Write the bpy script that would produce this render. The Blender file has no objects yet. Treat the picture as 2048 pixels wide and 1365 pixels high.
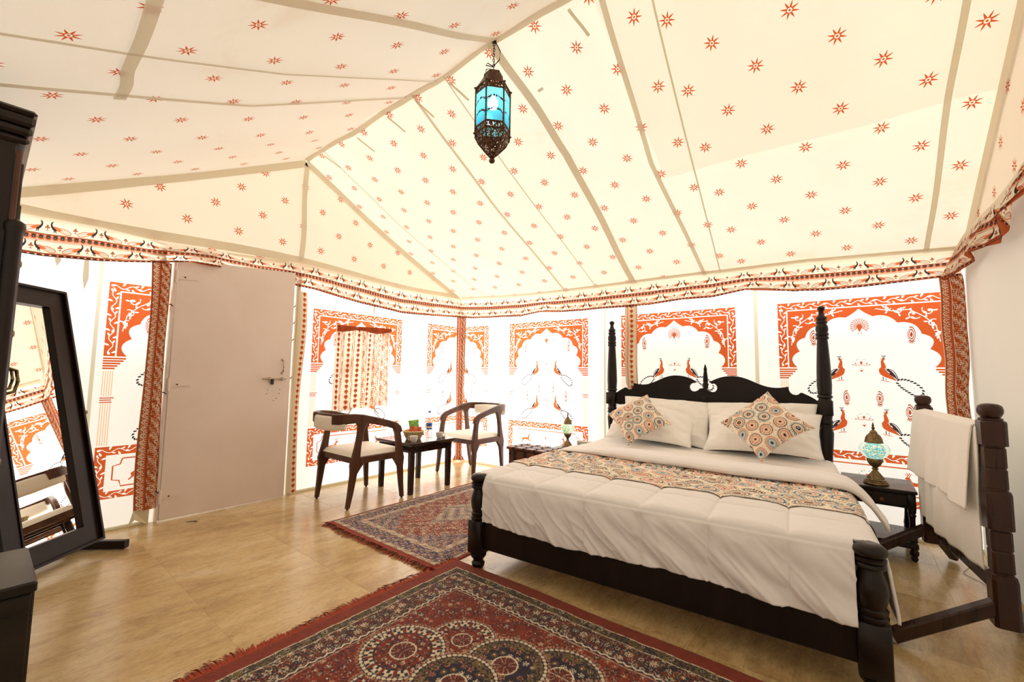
import bpy, bmesh, math, random
import numpy as np
from mathutils import Vector, Matrix, geometry
random.seed(7)
PI = math.pi
sc = bpy.context.scene
COL = sc.collection

# ------------------------------------------------------------------ camera
cam_data = bpy.data.cameras.new('camera')
cam_data.sensor_fit = 'HORIZONTAL'
cam_data.sensor_width = 36.0
cam_data.lens = 36.0 * 850.0 / 2048.0
cam_data.clip_start = 0.02
cam = bpy.data.objects.new('camera', cam_data)
COL.objects.link(cam)
_yaw, _pitch, _roll = math.radians(38.609), math.radians(4.556), math.radians(0.783)
cam.matrix_world = Matrix.Translation((4.199, -4.116, 1.15)) @ (
    Matrix.Rotation(_yaw, 4, 'Z') @ Matrix.Rotation(PI / 2 + _pitch, 4, 'X') @ Matrix.Rotation(_roll, 4, 'Z'))
sc.camera = cam

# ------------------------------------------------------------------ sky, sun, exposure
world = bpy.data.worlds.new('sky')
sc.world = world
world.use_nodes = True
_bg = world.node_tree.nodes['Background']
_bg.inputs['Color'].default_value = (0.95, 1.0, 1.06, 1)
_bg.inputs['Strength'].default_value = 1.75
sun_data = bpy.data.lights.new('sun', 'SUN')
sun_data.energy = 9.5
sun_data.angle = math.radians(10.0)
sun_data.color = (1.0, 0.99, 0.98)
sun = bpy.data.objects.new('sun', sun_data)
COL.objects.link(sun)
sun.rotation_euler = Vector((-0.60, 0.66, 0.46)).to_track_quat('Z', 'Y').to_euler()
sun.location = (-6, 6, 6)
sc.view_settings.view_transform = 'Standard'
sc.view_settings.look = 'None'
sc.view_settings.exposure = 0.22
sc.view_settings.gamma = 1.0
sc.view_settings.use_curve_mapping = False
sc.cycles.use_denoising = True
sc.cycles.max_bounces = 10
sc.cycles.diffuse_bounces = 7
sc.cycles.sample_clamp_indirect = 8.0

# ------------------------------------------------------------------ object helpers
def link(o, parent=None):
    COL.objects.link(o)
    if parent is not None:
        o.parent = parent
    return o

def wloc(o):
    v = Vector((0, 0, 0))
    while o is not None:
        v += o.location
        o = o.parent
    return v

def tag(o, label=None, cat=None, group=None, kind=None):
    if label: o['label'] = label
    if cat: o['category'] = cat
    if group: o['group'] = group
    if kind: o['kind'] = kind
    return o

def thing(name, label, cat, loc=(0, 0, 0), rz=0.0, group=None):
    o = bpy.data.objects.new(name, None)
    o.empty_display_size = 0.1
    o.location = loc
    o.rotation_euler = (0, 0, rz)
    link(o)
    return tag(o, label, cat, group)

class MB:
    """collects geometry for one mesh"""
    def __init__(self):
        self.v = []; self.f = []
    def add(self, vs, fs):
        n = len(self.v)
        self.v += [tuple(p) for p in vs]
        self.f += [tuple(i + n for i in f) for f in fs]
        return self
    def box(self, c, s, b=0.004, M=None):
        hx, hy, hz = s[0] / 2, s[1] / 2, s[2] / 2
        b = min(b, hx * .9, hy * .9, hz * .9)
        vs = []; idx = {}
        for sx in (-1, 1):
            for sy in (-1, 1):
                for sz in (-1, 1):
                    for ax in range(3):
                        p = [sx * (hx - b), sy * (hy - b), sz * (hz - b)]
                        p[ax] = (sx * hx, sy * hy, sz * hz)[ax]
                        idx[(sx, sy, sz, ax)] = len(vs); vs.append(p)
        fs = []
        for ax in range(3):
            o1, o2 = [a for a in range(3) if a != ax]
            for s0 in (-1, 1):
                q = []
                for a, b2 in ((-1, -1), (1, -1), (1, 1), (-1, 1)):
                    k = [0, 0, 0]; k[ax] = s0; k[o1] = a; k[o2] = b2
                    q.append(idx[(k[0], k[1], k[2], ax)])
                fs.append(q)
        for ax in range(3):
            o1, o2 = [a for a in range(3) if a != ax]
            for a in (-1, 1):
                for b2 in (-1, 1):
                    k0 = [0, 0, 0]; k1 = [0, 0, 0]
                    k0[ax] = -1; k1[ax] = 1
                    for k in (k0, k1): k[o1] = a; k[o2] = b2
                    fs.append([idx[(*k0, o1)], idx[(*k1, o1)], idx[(*k1, o2)], idx[(*k0, o2)]])
        for sx in (-1, 1):
            for sy in (-1, 1):
                for sz in (-1, 1):
                    fs.append([idx[(sx, sy, sz, 0)], idx[(sx, sy, sz, 1)], idx[(sx, sy, sz, 2)]])
        if M is not None: vs = [M @ Vector(p) for p in vs]
        return self.add([(p[0] + c[0], p[1] + c[1], p[2] + c[2]) for p in vs], fs)
    def lathe(self, prof, c=(0, 0, 0), n=20, flute=None):
        """prof: list of (r, z)"""
        vs = []; fs = []
        for (r, z) in prof:
            for k in range(n):
                a = 2 * PI * k / n
                rr = r
                if flute and flute[1] <= z <= flute[2]: rr = r * (1 + flute[3] * math.cos(flute[0] * a))
                vs.append((c[0] + rr * math.cos(a), c[1] + rr * math.sin(a), c[2] + z))
        for i in range(len(prof) - 1):
            for k in range(n):
                k2 = (k + 1) % n
                fs.append((i * n + k, i * n + k2, (i + 1) * n + k2, (i + 1) * n + k))
        fs.append(tuple(range(n - 1, -1, -1)))
        fs.append(tuple((len(prof) - 1) * n + k for k in range(n)))
        return self.add(vs, fs)
    def tube(self, path, r, n=8, closed=False):
        P = [Vector(p) for p in path]; m = len(P); vs = []; fs = []
        rr = r if isinstance(r, (list, tuple)) else [r] * m
        up = Vector((0, 0, 1))
        for i in range(m):
            if closed: t = (P[(i + 1) % m] - P[i - 1])
            else: t = P[min(i + 1, m - 1)] - P[max(i - 1, 0)]
            t.normalize()
            a = up if abs(t.dot(up)) < .95 else Vector((1, 0, 0))
            x = t.cross(a).normalized(); y = x.cross(t)
            for k in range(n):
                q = 2 * PI * k / n
                vs.append(P[i] + (x * math.cos(q) + y * math.sin(q)) * rr[i])
        L = m if closed else m - 1
        for i in range(L):
            j = (i + 1) % m
            for k in range(n):
                k2 = (k + 1) % n
                fs.append((i * n + k, i * n + k2, j * n + k2, j * n + k))
        if not closed:
            fs.append(tuple(range(n - 1, -1, -1))); fs.append(tuple((m - 1) * n + k for k in range(n)))
        return self.add(vs, fs)
    def loft(self, secs, cap=True):
        """secs: list of equal-length rings of points"""
        n = len(secs[0]); vs = [p for s in secs for p in s]; fs = []
        for i in range(len(secs) - 1):
            for k in range(n):
                k2 = (k + 1) % n
                fs.append((i * n + k, i * n + k2, (i + 1) * n + k2, (i + 1) * n + k))
        if cap:
            fs.append(tuple(range(n - 1, -1, -1))); fs.append(tuple((len(secs) - 1) * n + k for k in range(n)))
        return self.add(vs, fs)
    def bar(self, secs):
        """secs: (cx, cy, z, wx, wy) -> chamfered rectangular sections stacked in z"""
        out = []
        for (x, y, z, wx, wy) in secs:
            c = min(wx, wy) * .16; a, b = wx / 2, wy / 2
            out.append([(x + p, y + q, z) for p, q in ((a - c, -b), (a, -b + c), (a, b - c), (a - c, b), (-a + c, b), (-a, b - c), (-a, -b + c), (-a + c, -b))])
        return self.loft(out)
    def prism(self, poly, d0, d1, fr):
        """poly 2-D outline; fr(u, v, d) -> point"""
        n = len(poly)
        vs = [fr(u, v, d0) for u, v in poly] + [fr(u, v, d1) for u, v in poly]
        fs = [tuple(range(n - 1, -1, -1)), tuple(range(n, 2 * n))]
        for k in range(n):
            k2 = (k + 1) % n
            fs.append((k, k2, n + k2, n + k))
        return self.add(vs, fs)
    def grid(self, X, Y, Z, mask=None, flip=False):
        nu, nv = X.shape; n = len(self.v)
        self.v += list(zip(X.ravel().tolist(), Y.ravel().tolist(), Z.ravel().tolist()))
        for i in range(nu - 1):
            for j in range(nv - 1):
                if mask is not None and not mask[i, j]: continue
                q = (n + i * nv + j, n + (i + 1) * nv + j, n + (i + 1) * nv + j + 1, n + i * nv + j + 1)
                self.f.append(q[::-1] if flip else q)
        return self

def smooth_angle(me, deg=40):
    me.polygons.foreach_set('use_smooth', [True] * len(me.polygons))
    if hasattr(me, 'set_sharp_from_angle'): me.set_sharp_from_angle(angle=math.radians(deg))

def build(name, mb, mat, parent=None, smooth=None, world=True, fixn=True):
    """world: vertices are world coordinates, moved to the parent's frame (unrotated parents)"""
    me = bpy.data.meshes.new(name)
    vs = mb.v
    if parent is not None and world:
        L = wloc(parent); vs = [(p[0] - L.x, p[1] - L.y, p[2] - L.z) for p in vs]
    me.from_pydata(vs, [], mb.f)
    if fixn:
        bm = bmesh.new(); bm.from_mesh(me); bmesh.ops.recalc_face_normals(bm, faces=bm.faces); bm.to_mesh(me); bm.free()
    me.materials.append(mat)
    if smooth: smooth_angle(me, smooth)
    me.update()
    return link(bpy.data.objects.new(name, me), parent)

def grid_mesh(name, X, Y, Z, mat, parent=None, col=None, uv=None, mask=None, smooth=True, closed_u=False):
    """fast quad grid with an optional per-vertex colour (nu,nv,3) and uv (nu,nv,2)"""
    nu, nv = X.shape
    if parent is not None:
        L = wloc(parent); X, Y, Z = X - L.x, Y - L.y, Z - L.z
    me = bpy.data.meshes.new(name)
    me.vertices.add(nu * nv)
    me.vertices.foreach_set('co', np.stack([X, Y, Z], -1).astype(np.float32).ravel())
    I = np.arange(nu * nv).reshape(nu, nv)
    q = np.stack([I[:-1, :-1], I[1:, :-1], I[1:, 1:], I[:-1, 1:]], -1)
    q = q.reshape(-1, 4) if mask is None else q[mask[:nu - 1, :nv - 1]]
    n = len(q)
    me.loops.add(n * 4); me.polygons.add(n)
    me.loops.foreach_set('vertex_index', q.ravel().astype(np.int32))
    me.polygons.foreach_set('loop_start', np.arange(0, n * 4, 4, dtype=np.int32))
    me.polygons.foreach_set('loop_total', np.full(n, 4, np.int32))
    me.polygons.foreach_set('use_smooth', np.full(n, smooth, bool))
    me.update(calc_edges=True)
    if col is not None:
        a = me.attributes.new('Col', 'FLOAT_COLOR', 'POINT')
        c = np.ones((nu * nv, 4), np.float32); c[:, :3] = col.reshape(-1, 3)
        a.data.foreach_set('color', c.ravel())
    if uv is not None:
        l = me.uv_layers.new(name='UVMap')
        l.data.foreach_set('uv', uv.reshape(-1, 2)[q.ravel()].astype(np.float32).ravel())
    me.materials.append(mat)
    me.validate()
    return link(bpy.data.objects.new(name, me), parent)

def lin(r, g, b):
    """sRGB 0-255 to linear"""
    f = lambda c: (c / 255 / 12.92) if c <= 10 else ((c / 255 + .055) / 1.055) ** 2.4
    return (f(r), f(g), f(b))

# value noise and friends for numpy
def hsh(i, j, s=0):
    i = np.asarray(i).astype(np.int64); j = np.asarray(j).astype(np.int64)
    h = (i * 374761393 + j * 668265263 + int(s) * 974634777) & 0x7fffffff
    h = ((h ^ (h >> 13)) * 1274126177) & 0x7fffffff
    return ((h ^ (h >> 16)) & 0xffff) / 65535.0
def vnoise(x, y, s=0):
    xi = np.floor(x); yi = np.floor(y); fx = x - xi; fy = y - yi
    fx = fx * fx * (3 - 2 * fx); fy = fy * fy * (3 - 2 * fy)
    a = hsh(xi, yi, s); b = hsh(xi + 1, yi, s); c = hsh(xi, yi + 1, s); d = hsh(xi + 1, yi + 1, s)
    return (a * (1 - fx) + b * fx) * (1 - fy) + (c * (1 - fx) + d * fx) * fy
def fbm(x, y, s=0, o=3):
    r = 0; a = .5
    for k in range(o):
        r = r + a * (vnoise(x * 2 ** k, y * 2 ** k, s + k) - .5) * 2; a *= .5
    return r
def sstep(e0, e1, x):
    t = np.clip((x - e0) / (e1 - e0), 0, 1); return t * t * (3 - 2 * t)
# ------------------------------------------------------------------ materials
class NT:
    def __init__(self, name):
        self.m = bpy.data.materials.new(name); self.m.use_nodes = True
        self.t = self.m.node_tree; self.t.nodes.clear()
        self.out = self.n('ShaderNodeOutputMaterial')
    def n(self, ty, **kw):
        o = self.t.nodes.new(ty)
        for k, v in kw.items(): setattr(o, k, v)
        return o
    def l(self, a, b): self.t.links.new(a, b)
    def val(self, sock, v):
        if hasattr(v, 'is_output'): self.l(v, sock)
        elif v is not None:
            if isinstance(v, tuple) and len(v) == 3 and sock.type == 'RGBA': v = (*v, 1)
            sock.default_value = v
    def math(self, op, a, b=None, c=None):
        o = self.n('ShaderNodeMath', operation=op)
        for s, v in zip(o.inputs, (a, b, c)): self.val(s, v)
        return o.outputs[0]
    def mix(self, f, a, b, mode='MIX'):
        o = self.n('ShaderNodeMix', data_type='RGBA', blend_type=mode)
        self.val(o.inputs[0], f); self.val(o.inputs[6], a); self.val(o.inputs[7], b)
        return o.outputs[2]
    def ramp(self, f, stops):
        o = self.n('ShaderNodeValToRGB'); e = o.color_ramp.elements
        while len(e) < len(stops): e.new(.5)
        for q, (p, c) in zip(e, stops): q.position = p; q.color = (*c, 1)
        self.l(f, o.inputs[0]); return o.outputs[0]
    def noise(self, vec=None, scale=5., detail=3., rough=.5, dist=0.):
        o = self.n('ShaderNodeTexNoise')
        o.inputs['Scale'].default_value = scale; o.inputs['Detail'].default_value = detail
        o.inputs['Roughness'].default_value = rough; o.inputs['Distortion'].default_value = dist
        if vec is not None: self.l(vec, o.inputs['Vector'])
        return o.outputs['Fac']
    def coord(self, kind='Object', scale=None, rot=None):
        o = self.n('ShaderNodeTexCoord').outputs[kind]
        if scale or rot:
            m = self.n('ShaderNodeMapping')
            if scale: m.inputs['Scale'].default_value = scale
            if rot: m.inputs['Rotation'].default_value = rot
            self.l(o, m.inputs['Vector']); o = m.outputs[0]
        return o
    def wpos(self, scale=None):
        o = self.n('ShaderNodeNewGeometry').outputs['Position']
        if scale:
            m = self.n('ShaderNodeMapping'); m.inputs['Scale'].default_value = scale
            self.l(o, m.inputs['Vector']); o = m.outputs[0]
        return o
    def bump(self, h, strength=.3, dist=.01):
        o = self.n('ShaderNodeBump'); o.inputs['Strength'].default_value = strength; o.inputs['Distance'].default_value = dist
        self.l(h, o.inputs['Height']); return o.outputs[0]
    def attr(self, name='Col'):
        return self.n('ShaderNodeAttribute', attribute_name=name).outputs['Color']
    def principled(self, col, rough=.5, metal=0., normal=None, spec=None, coat=None, sheen=None, emit=None, estr=0):
        p = self.n('ShaderNodeBsdfPrincipled')
        self.val(p.inputs['Base Color'], col); self.val(p.inputs['Roughness'], rough); self.val(p.inputs['Metallic'], metal)
        if spec is not None: p.inputs['Specular IOR Level'].default_value = spec
        if coat: p.inputs['Coat Weight'].default_value = coat; p.inputs['Coat Roughness'].default_value = .12
        if sheen: p.inputs['Sheen Weight'].default_value = sheen
        if normal is not None: self.l(normal, p.inputs['Normal'])
        if emit is not None: self.val(p.inputs['Emission Color'], emit); p.inputs['Emission Strength'].default_value = estr
        return p.outputs[0]
    def cloth(self, col, tau, normal=None, tcol=None):
        """thin cloth: diffuse + light coming through"""
        d = self.n('ShaderNodeBsdfDiffuse'); t = self.n('ShaderNodeBsdfTranslucent'); x = self.n('ShaderNodeMixShader')
        self.val(d.inputs[0], col); self.val(t.inputs[0], tcol if tcol is not None else col)
        x.inputs[0].default_value = tau
        if normal is not None: self.l(normal, d.inputs['Normal'])
        self.l(d.outputs[0], x.inputs[1]); self.l(t.outputs[0], x.inputs[2]); return x.outputs[0]
    def done(self, s): self.l(s, self.out.inputs[0]); return self.m

def simple(name, col, rough=.5, metal=0., **k):
    n = NT(name); return n.done(n.principled(col, rough, metal, **k))

def wood(name, dark, light, rough=.35, axis=(1, 1, .12), scale=14, coat=.06):
    n = NT(name)
    v = n.coord('Object', axis)
    f = n.noise(v, scale, 5, .6, .6)
    c = n.ramp(f, [(.3, dark), (.7, light)])
    r = n.math('MULTIPLY_ADD', f, .18, rough - .09)
    return n.done(n.principled(c, r, normal=n.bump(f, .08, .004), coat=coat, spec=.28))

TAU_WALL, TAU_ROOF, TAU_GABLE = .76, .19, .15
WHITE = (.945, .935, .91)

def cloth_mat(name, tau, col=None, weave=True, attr=False, stain=False):
    n = NT(name)
    c = n.attr() if attr else col
    if stain:
        s = n.noise(n.wpos((1, 1, 1)), 1.3, 4, .6, .4)
        c = n.mix(n.math('MULTIPLY', n.math('SMOOTH_MAX', n.math('SUBTRACT', s, .62), 0., .02), 1.6), c, (.62, .50, .34))
    b = n.bump(n.noise(n.coord('Object'), 160, 2, .5), .12, .003) if weave else None
    return n.done(n.cloth(c, tau, b))

def star_mat(name, tau, lattices, R=.044, sticks=None):
    """cream tent cloth printed with eight-pointed orange stars on a staggered lattice (uv in metres)"""
    n = NT(name)
    sep = n.n('ShaderNodeSeparateXYZ'); n.l(n.n('ShaderNodeUVMap').outputs[0], sep.inputs[0])
    U, V = sep.outputs[0], sep.outputs[1]
    tot = None; ringtot = None
    for (u0, v0, pu, pv, lo, hi) in lattices:
        for k in (0, 1):
            def cell(X, o, p):
                a = n.math('DIVIDE', n.math('SUBTRACT', X, o), p)
                return n.math('MULTIPLY', n.math('SUBTRACT', n.math('SUBTRACT', a, n.math('FLOOR', n.math('ADD', a, .5))), 0.), p)
            x = cell(U, u0 + k * pu, 2 * pu); y = cell(V, v0 + k * pv / 2, pv)
            r = n.math('SQRT', n.math('ADD', n.math('MULTIPLY', x, x), n.math('MULTIPLY', y, y)))
            th = n.math('ADD', n.math('MULTIPLY', n.math('ARCTAN2', y, x), 8 / (2 * PI)), .5)
            tri = n.math('MULTIPLY', n.math('ABSOLUTE', n.math('SUBTRACT', n.math('FRACT', n.math('ADD', th, 40.)), .5)), 2.)
            tip = n.math('POWER', tri, 2.1)
            rad = n.math('MULTIPLY_ADD', tip, R * .66, R * .34)
            star = n.math('LESS_THAN', r, rad)
            ring = n.math('MULTIPLY', n.math('GREATER_THAN', r, R * .12), n.math('LESS_THAN', r, R * .26))
            m = n.math('SUBTRACT', star, ring)
            if lo is not None:
                g = n.math('MULTIPLY', n.math('GREATER_THAN', U, lo), n.math('LESS_THAN', U, hi)); m = n.math('MULTIPLY', m, g)
            tot = m if tot is None else n.math('MAXIMUM', tot, m)
    s = n.noise(n.wpos(), .9, 5, .62, .5)
    base = n.ramp(s, [(.30, (.87, .795, .655)), (.60, (.86, .77, .62)), (.78, (.77, .65, .46))])
    c = n.mix(tot, base, (.58, .092, .020))
    b = n.bump(n.noise(n.coord('Object'), 9, 6, .65), .10, .02)
    return n.done(n.cloth(c, tau, b))

M = {}
M['wall_cloth'] = cloth_mat('wall_cloth', TAU_WALL, WHITE, stain=False)
M['print_cloth'] = cloth_mat('print_cloth', TAU_WALL, attr=True)
M['valance_cloth'] = cloth_mat('valance_cloth', .48, attr=True, weave=False)
M['curtain_cloth'] = cloth_mat('curtain_cloth', .55, attr=True, weave=False)
M['cover_cloth'] = cloth_mat('cover_cloth', .15, attr=True, weave=False)
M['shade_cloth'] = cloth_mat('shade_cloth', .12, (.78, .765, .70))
M['front_cloth'] = cloth_mat('front_cloth', .16, (.88, .85, .78))
M['seam_cloth'] = cloth_mat('seam_cloth', .22, (.80, .73, .58))
M['seam_line'] = cloth_mat('seam_line', .36, (.80, .75, .62))
M['wall_seam'] = cloth_mat('wall_seam', .40, (.93, .90, .76))
n = NT('outer_patch'); tr = n.n('ShaderNodeBsdfTransparent'); x = n.n('ShaderNodeMixShader'); x.inputs[0].default_value = .34
n.l(tr.outputs[0], x.inputs[1]); n.l(n.cloth((.86, .82, .72), .5), x.inputs[2]); M['outer_patch'] = n.done(x.outputs[0])
# stars: lattice entries (u0, v0, pitch_u, pitch_v, lo, hi)
M['roof_back'] = star_mat('roof_back', TAU_ROOF, [(.98, .35, .182, .408, .9, 9), (.83, .25, .182, .405, -9, .9)])
M['roof_front'] = star_mat('roof_front', TAU_ROOF, [(-.20, .27, .272, .385, None, None)])
M['gable'] = star_mat('gable', TAU_GABLE, [(-2.573, 2.995, .187, .405, None, None)])

M['bed_wood'] = wood('bed_wood', (.0045, .002, .0015), (.012, .005, .0032), .36, coat=.12)
M['headboard_wood'] = wood('headboard_wood', (.004, .0018, .0014), (.010, .0042, .003), .42, (.12, 1, 1), coat=0)
M['table_wood'] = wood('table_wood', (.018, .007, .004), (.032, .012, .007), .20, (.2, 1, 1), coat=.25)
M['chair_wood'] = wood('chair_wood', (.050, .019, .009), (.125, .050, .025), .36)
M['rack_wood'] = wood('rack_wood', (.014, .0045, .0025), (.050, .016, .0075), .28, coat=.15)
M['dark_wood'] = wood('dark_wood', (.006, .003, .002), (.016, .007, .0045), .30, coat=.1)
M['mirror_wood'] = wood('mirror_wood', (.008, .0036, .0024), (.019, .008, .0055), .36, coat=0)
M['black_wood'] = wood('black_wood', (.006, .005, .0045), (.016, .012, .010), .30, (1, .15, 1), 8)
M['chest_wood'] = wood('chest_wood', (.075, .024, .013), (.15, .052, .030), .32, (.15, 1, 1))
M['leather'] = simple('cream_leather', (.88, .83, .72), .42)
M['linen'] = None
def linen(name, col, wr=26, st=.18):
    n = NT(name)
    v = n.coord('Object')
    h = n.noise(v, wr, 4, .55, .3); h2 = n.noise(v, 900, 1, .5)
    nb = n.bump(h, st, .012)
    return n.done(n.principled(col, .85, normal=nb, sheen=.25, spec=.2))
M['linen'] = linen('white_linen', (.90, .885, .86))
M['quilt'] = linen('quilt_linen', (.85, .84, .845), 14, .10)
M['pillow'] = linen('pillow_linen', (.92, .905, .87), 9, .12)
M['towel'] = linen('towel_cotton', (.90, .875, .83), 120, .25)
def attr_cloth(name, rough=.9, bump=0., scale=300):
    n = NT(name)
    nb = n.bump(n.noise(n.coord('Object'), scale, 2, .6), bump, .004) if bump else None
    return n.done(n.principled(n.attr(), rough, normal=nb, sheen=.2, spec=.15))
M['print_linen'] = attr_cloth('print_linen', .85)
M['carpet'] = attr_cloth('carpet_pile', .95, .5, 260)
M['fringe'] = simple('red_fringe', (.36, .050, .018), .9)
M['door_paint'] = None
n = NT('pink_door_paint')
f = n.noise(n.wpos(), 2.2, 5, .6, .3); g = n.noise(n.wpos((1, 1, .3)), 40, 3, .6)
M['door_paint'] = n.done(n.principled(n.ramp(f, [(.3, (.81, .68, .61)), (.7, (.86, .745, .68))]), n.math('MULTIPLY_ADD', g, .2, .30), normal=n.bump(f, .05, .02)))
M['steel'] = simple('bolt_steel', (.50, .42, .34), .35, .9)
M['dark_metal'] = simple('dark_metal', (.06, .045, .035), .5, .6)
M['iron'] = simple('black_iron', (.018, .016, .015), .5, .5)
M['pole_paint'] = simple('cream_pole', (.66, .57, .38), .5)
n = NT('antique_brass')
f = n.noise(n.coord('Object'), 60, 3, .6)
M['brass'] = n.done(n.principled(n.ramp(f, [(.3, (.13, .085, .035)), (.7, (.34, .24, .11))]), .42, .85, normal=n.bump(f, .2, .002)))
n = NT('copper_brown')
f = n.noise(n.coord('Object'), 70, 3, .6)
M['lantern_metal'] = n.done(n.principled(n.ramp(f, [(.3, (.035, .017, .009)), (.7, (.16, .075, .035))]), .42, .8, normal=n.bump(f, .3, .002)))
# pierced metal: rows of slots cut through the sheet
n = NT('pierced_metal')
v = n.n('ShaderNodeTexVoronoi', feature='F1'); v.inputs['Scale'].default_value = 135
n.l(n.coord('Object', (1, 1, .55)), v.inputs['Vector'])
h = n.math('LESS_THAN', v.outputs['Distance'], .40)
tr = n.n('ShaderNodeBsdfTransparent'); x = n.n('ShaderNodeMixShader')
f = n.noise(n.coord('Object'), 70, 3, .6)
p = n.principled(n.ramp(f, [(.3, (.030, .015, .008)), (.7, (.13, .06, .028))]), .45, .8)
n.l(h, x.inputs[0]); n.l(p, x.inputs[1]); n.l(tr.outputs[0], x.inputs[2])
M['pierced'] = n.done(x.outputs[0])
# teal lantern glass: lets light through, scatters some
n = NT('teal_glass')
tr = n.n('ShaderNodeBsdfTransparent'); tr.inputs[0].default_value = (.30, .78, .92, 1)
tl = n.n('ShaderNodeBsdfTranslucent'); tl.inputs[0].default_value = (.10, .66, .90, 1)
gl = n.n('ShaderNodeBsdfGlossy'); gl.inputs['Roughness'].default_value = .08
x1 = n.n('ShaderNodeMixShader'); x1.inputs[0].default_value = .62; x2 = n.n('ShaderNodeMixShader'); x2.inputs[0].default_value = .06
n.l(tr.outputs[0], x1.inputs[1]); n.l(tl.outputs[0], x1.inputs[2]); n.l(x1.outputs[0], x2.inputs[1]); n.l(gl.outputs[0], x2.inputs[2])
M['teal_glass'] = n.done(x2.outputs[0])
def bulb_mat(name, col, s):
    n = NT(name); e = n.n('ShaderNodeEmission'); e.inputs[0].default_value = (*col, 1); e.inputs[1].default_value = s
    return n.done(e.outputs[0])
M['bulb'] = bulb_mat('lit_bulb', (.80, .96, 1.0), 40)
M['bulb_small'] = bulb_mat('lit_small_bulb', (1., .95, .85), 14)
def mosaic(name, stops):
    n = NT(name)
    v = n.n('ShaderNodeTexVoronoi', feature='F1'); v.inputs['Scale'].default_value = 140
    n.l(n.coord('Object'), v.inputs['Vector'])
    e = n.n('ShaderNodeTexVoronoi', feature='DISTANCE_TO_EDGE'); e.inputs['Scale'].default_value = 140
    n.l(n.coord('Object'), e.inputs['Vector'])
    s = n.n('ShaderNodeSeparateColor'); n.l(v.outputs['Color'], s.inputs[0])
    c = n.ramp(s.outputs[0], stops); c.node.color_ramp.interpolation = 'CONSTANT'
    z = n.n('ShaderNodeSeparateXYZ'); n.l(n.coord('Object'), z.inputs[0])
    # clear crackle glass between the coloured flower panels
    u = n.math('ARCTAN2', z.outputs[1], z.outputs[0])
    pan = n.math('GREATER_THAN', n.math('COSINE', n.math('MULTIPLY_ADD', u, 3., 4.8)), -.72)
    c = n.mix(pan, (.80, .86, .80), c)
    c = n.mix(n.math('LESS_THAN', e.outputs['Distance'], .06), c, (.55, .55, .48))
    sh = n.cloth(c, .6)
    g = n.n('ShaderNodeBsdfGlossy'); g.inputs['Roughness'].default_value = .1; x = n.n('ShaderNodeMixShader'); x.inputs[0].default_value = .07
    n.l(sh, x.inputs[1]); n.l(g.outputs[0], x.inputs[2])
    return n.done(x.outputs[0])
M['mosaic_blue'] = mosaic('blue_mosaic_glass', [(0, (.03, .42, .62)), (.34, (.05, .62, .74)), (.62, (.72, .74, .22)), (.80, (.75, .85, .80))])
M['mosaic_green'] = mosaic('green_mosaic_glass', [(0, (.10, .62, .18)), (.30, (.75, .85, .70)), (.6, (.85, .87, .80)), (.85, (.25, .32, .20))])
n = NT('silvered_mirror'); g = n.n('ShaderNodeBsdfGlossy'); g.inputs['Roughness'].default_value = .0; g.inputs[0].default_value = (.93, .93, .90, 1)
M['mirror'] = n.done(g.outputs[0])
M['ceramic'] = simple('white_ceramic', (.85, .82, .76), .15, coat=.5)
M['plastic_white'] = simple('white_plastic', (.80, .76, .68), .4)
n = NT('clear_pet'); g = n.n('ShaderNodeBsdfGlossy'); g.inputs['Roughness'].default_value = .05
tr = n.n('ShaderNodeBsdfTransparent'); tr.inputs[0].default_value = (.95, .97, .99, 1); x = n.n('ShaderNodeMixShader')
fr = n.n('ShaderNodeLayerWeight'); fr.inputs[0].default_value = .25; n.l(n.math('MULTIPLY', fr.outputs['Facing'], .5), x.inputs[0])
n.l(tr.outputs[0], x.inputs[1]); n.l(g.outputs[0], x.inputs[2]); M['pet'] = n.done(x.outputs[0])
M['blue_label'] = simple('blue_label', (.05, .12, .48), .4)
M['cap_blue'] = simple('blue_cap', (.10, .20, .50), .4)
n = NT('basket_cane'); f = n.noise(n.coord('Object', (1, 1, .3)), 90, 3, .6)
M['cane'] = n.done(n.principled(n.ramp(f, [(.3, (.55, .40, .19)), (.7, (.78, .64, .38))]), .6))
def packet(name, c1, c2, c3):
    n = NT(name); f = n.noise(n.coord('Object'), 26, 2, .5, .6)
    c = n.ramp(f, [(.36, c1), (.52, c2), (.66, c3)]); c.node.color_ramp.interpolation = 'CONSTANT'
    return n.done(n.principled(c, .3, normal=n.bump(n.noise(n.coord('Object'), 50, 2), .4, .004)))
M['pack_green'] = packet('green_packet', (.16, .42, .05), (.26, .55, .10), (.75, .80, .70))
M['pack_red'] = packet('red_packet', (.50, .06, .02), (.62, .14, .03), (.75, .42, .10))
M['pack_orange'] = packet('orange_packet', (.62, .22, .03), (.70, .30, .05), (.45, .10, .02))
# travertine slabs
n = NT('travertine')
P = n.wpos((1.0, .48, 1.0)); oi = n.n('ShaderNodeObjectInfo')
ad = n.n('ShaderNodeVectorMath', operation='ADD'); n.l(P, ad.inputs[0])
cb = n.n('ShaderNodeCombineXYZ'); n.l(n.math('MULTIPLY', oi.outputs['Random'], 4.), cb.inputs[2]); n.l(cb.outputs[0], ad.inputs[1])
f1 = n.noise(ad.outputs[0], 2.4, 9, .68, .35); f2 = n.noise(ad.outputs[0], 9., 8, .70, .5); f3 = n.noise(n.wpos(), 75, 3, .6)
c = n.ramp(f1, [(.30, (.37, .24, .105)), (.45, (.60, .425, .195)), (.56, (.70, .525, .265)), (.72, (.80, .665, .43))])
c = n.mix(n.math('MULTIPLY', n.math('SMOOTH_MAX', n.math('SUBTRACT', f2, .53), 0., .03), 3.4), c, (.30, .175, .07))
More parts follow.
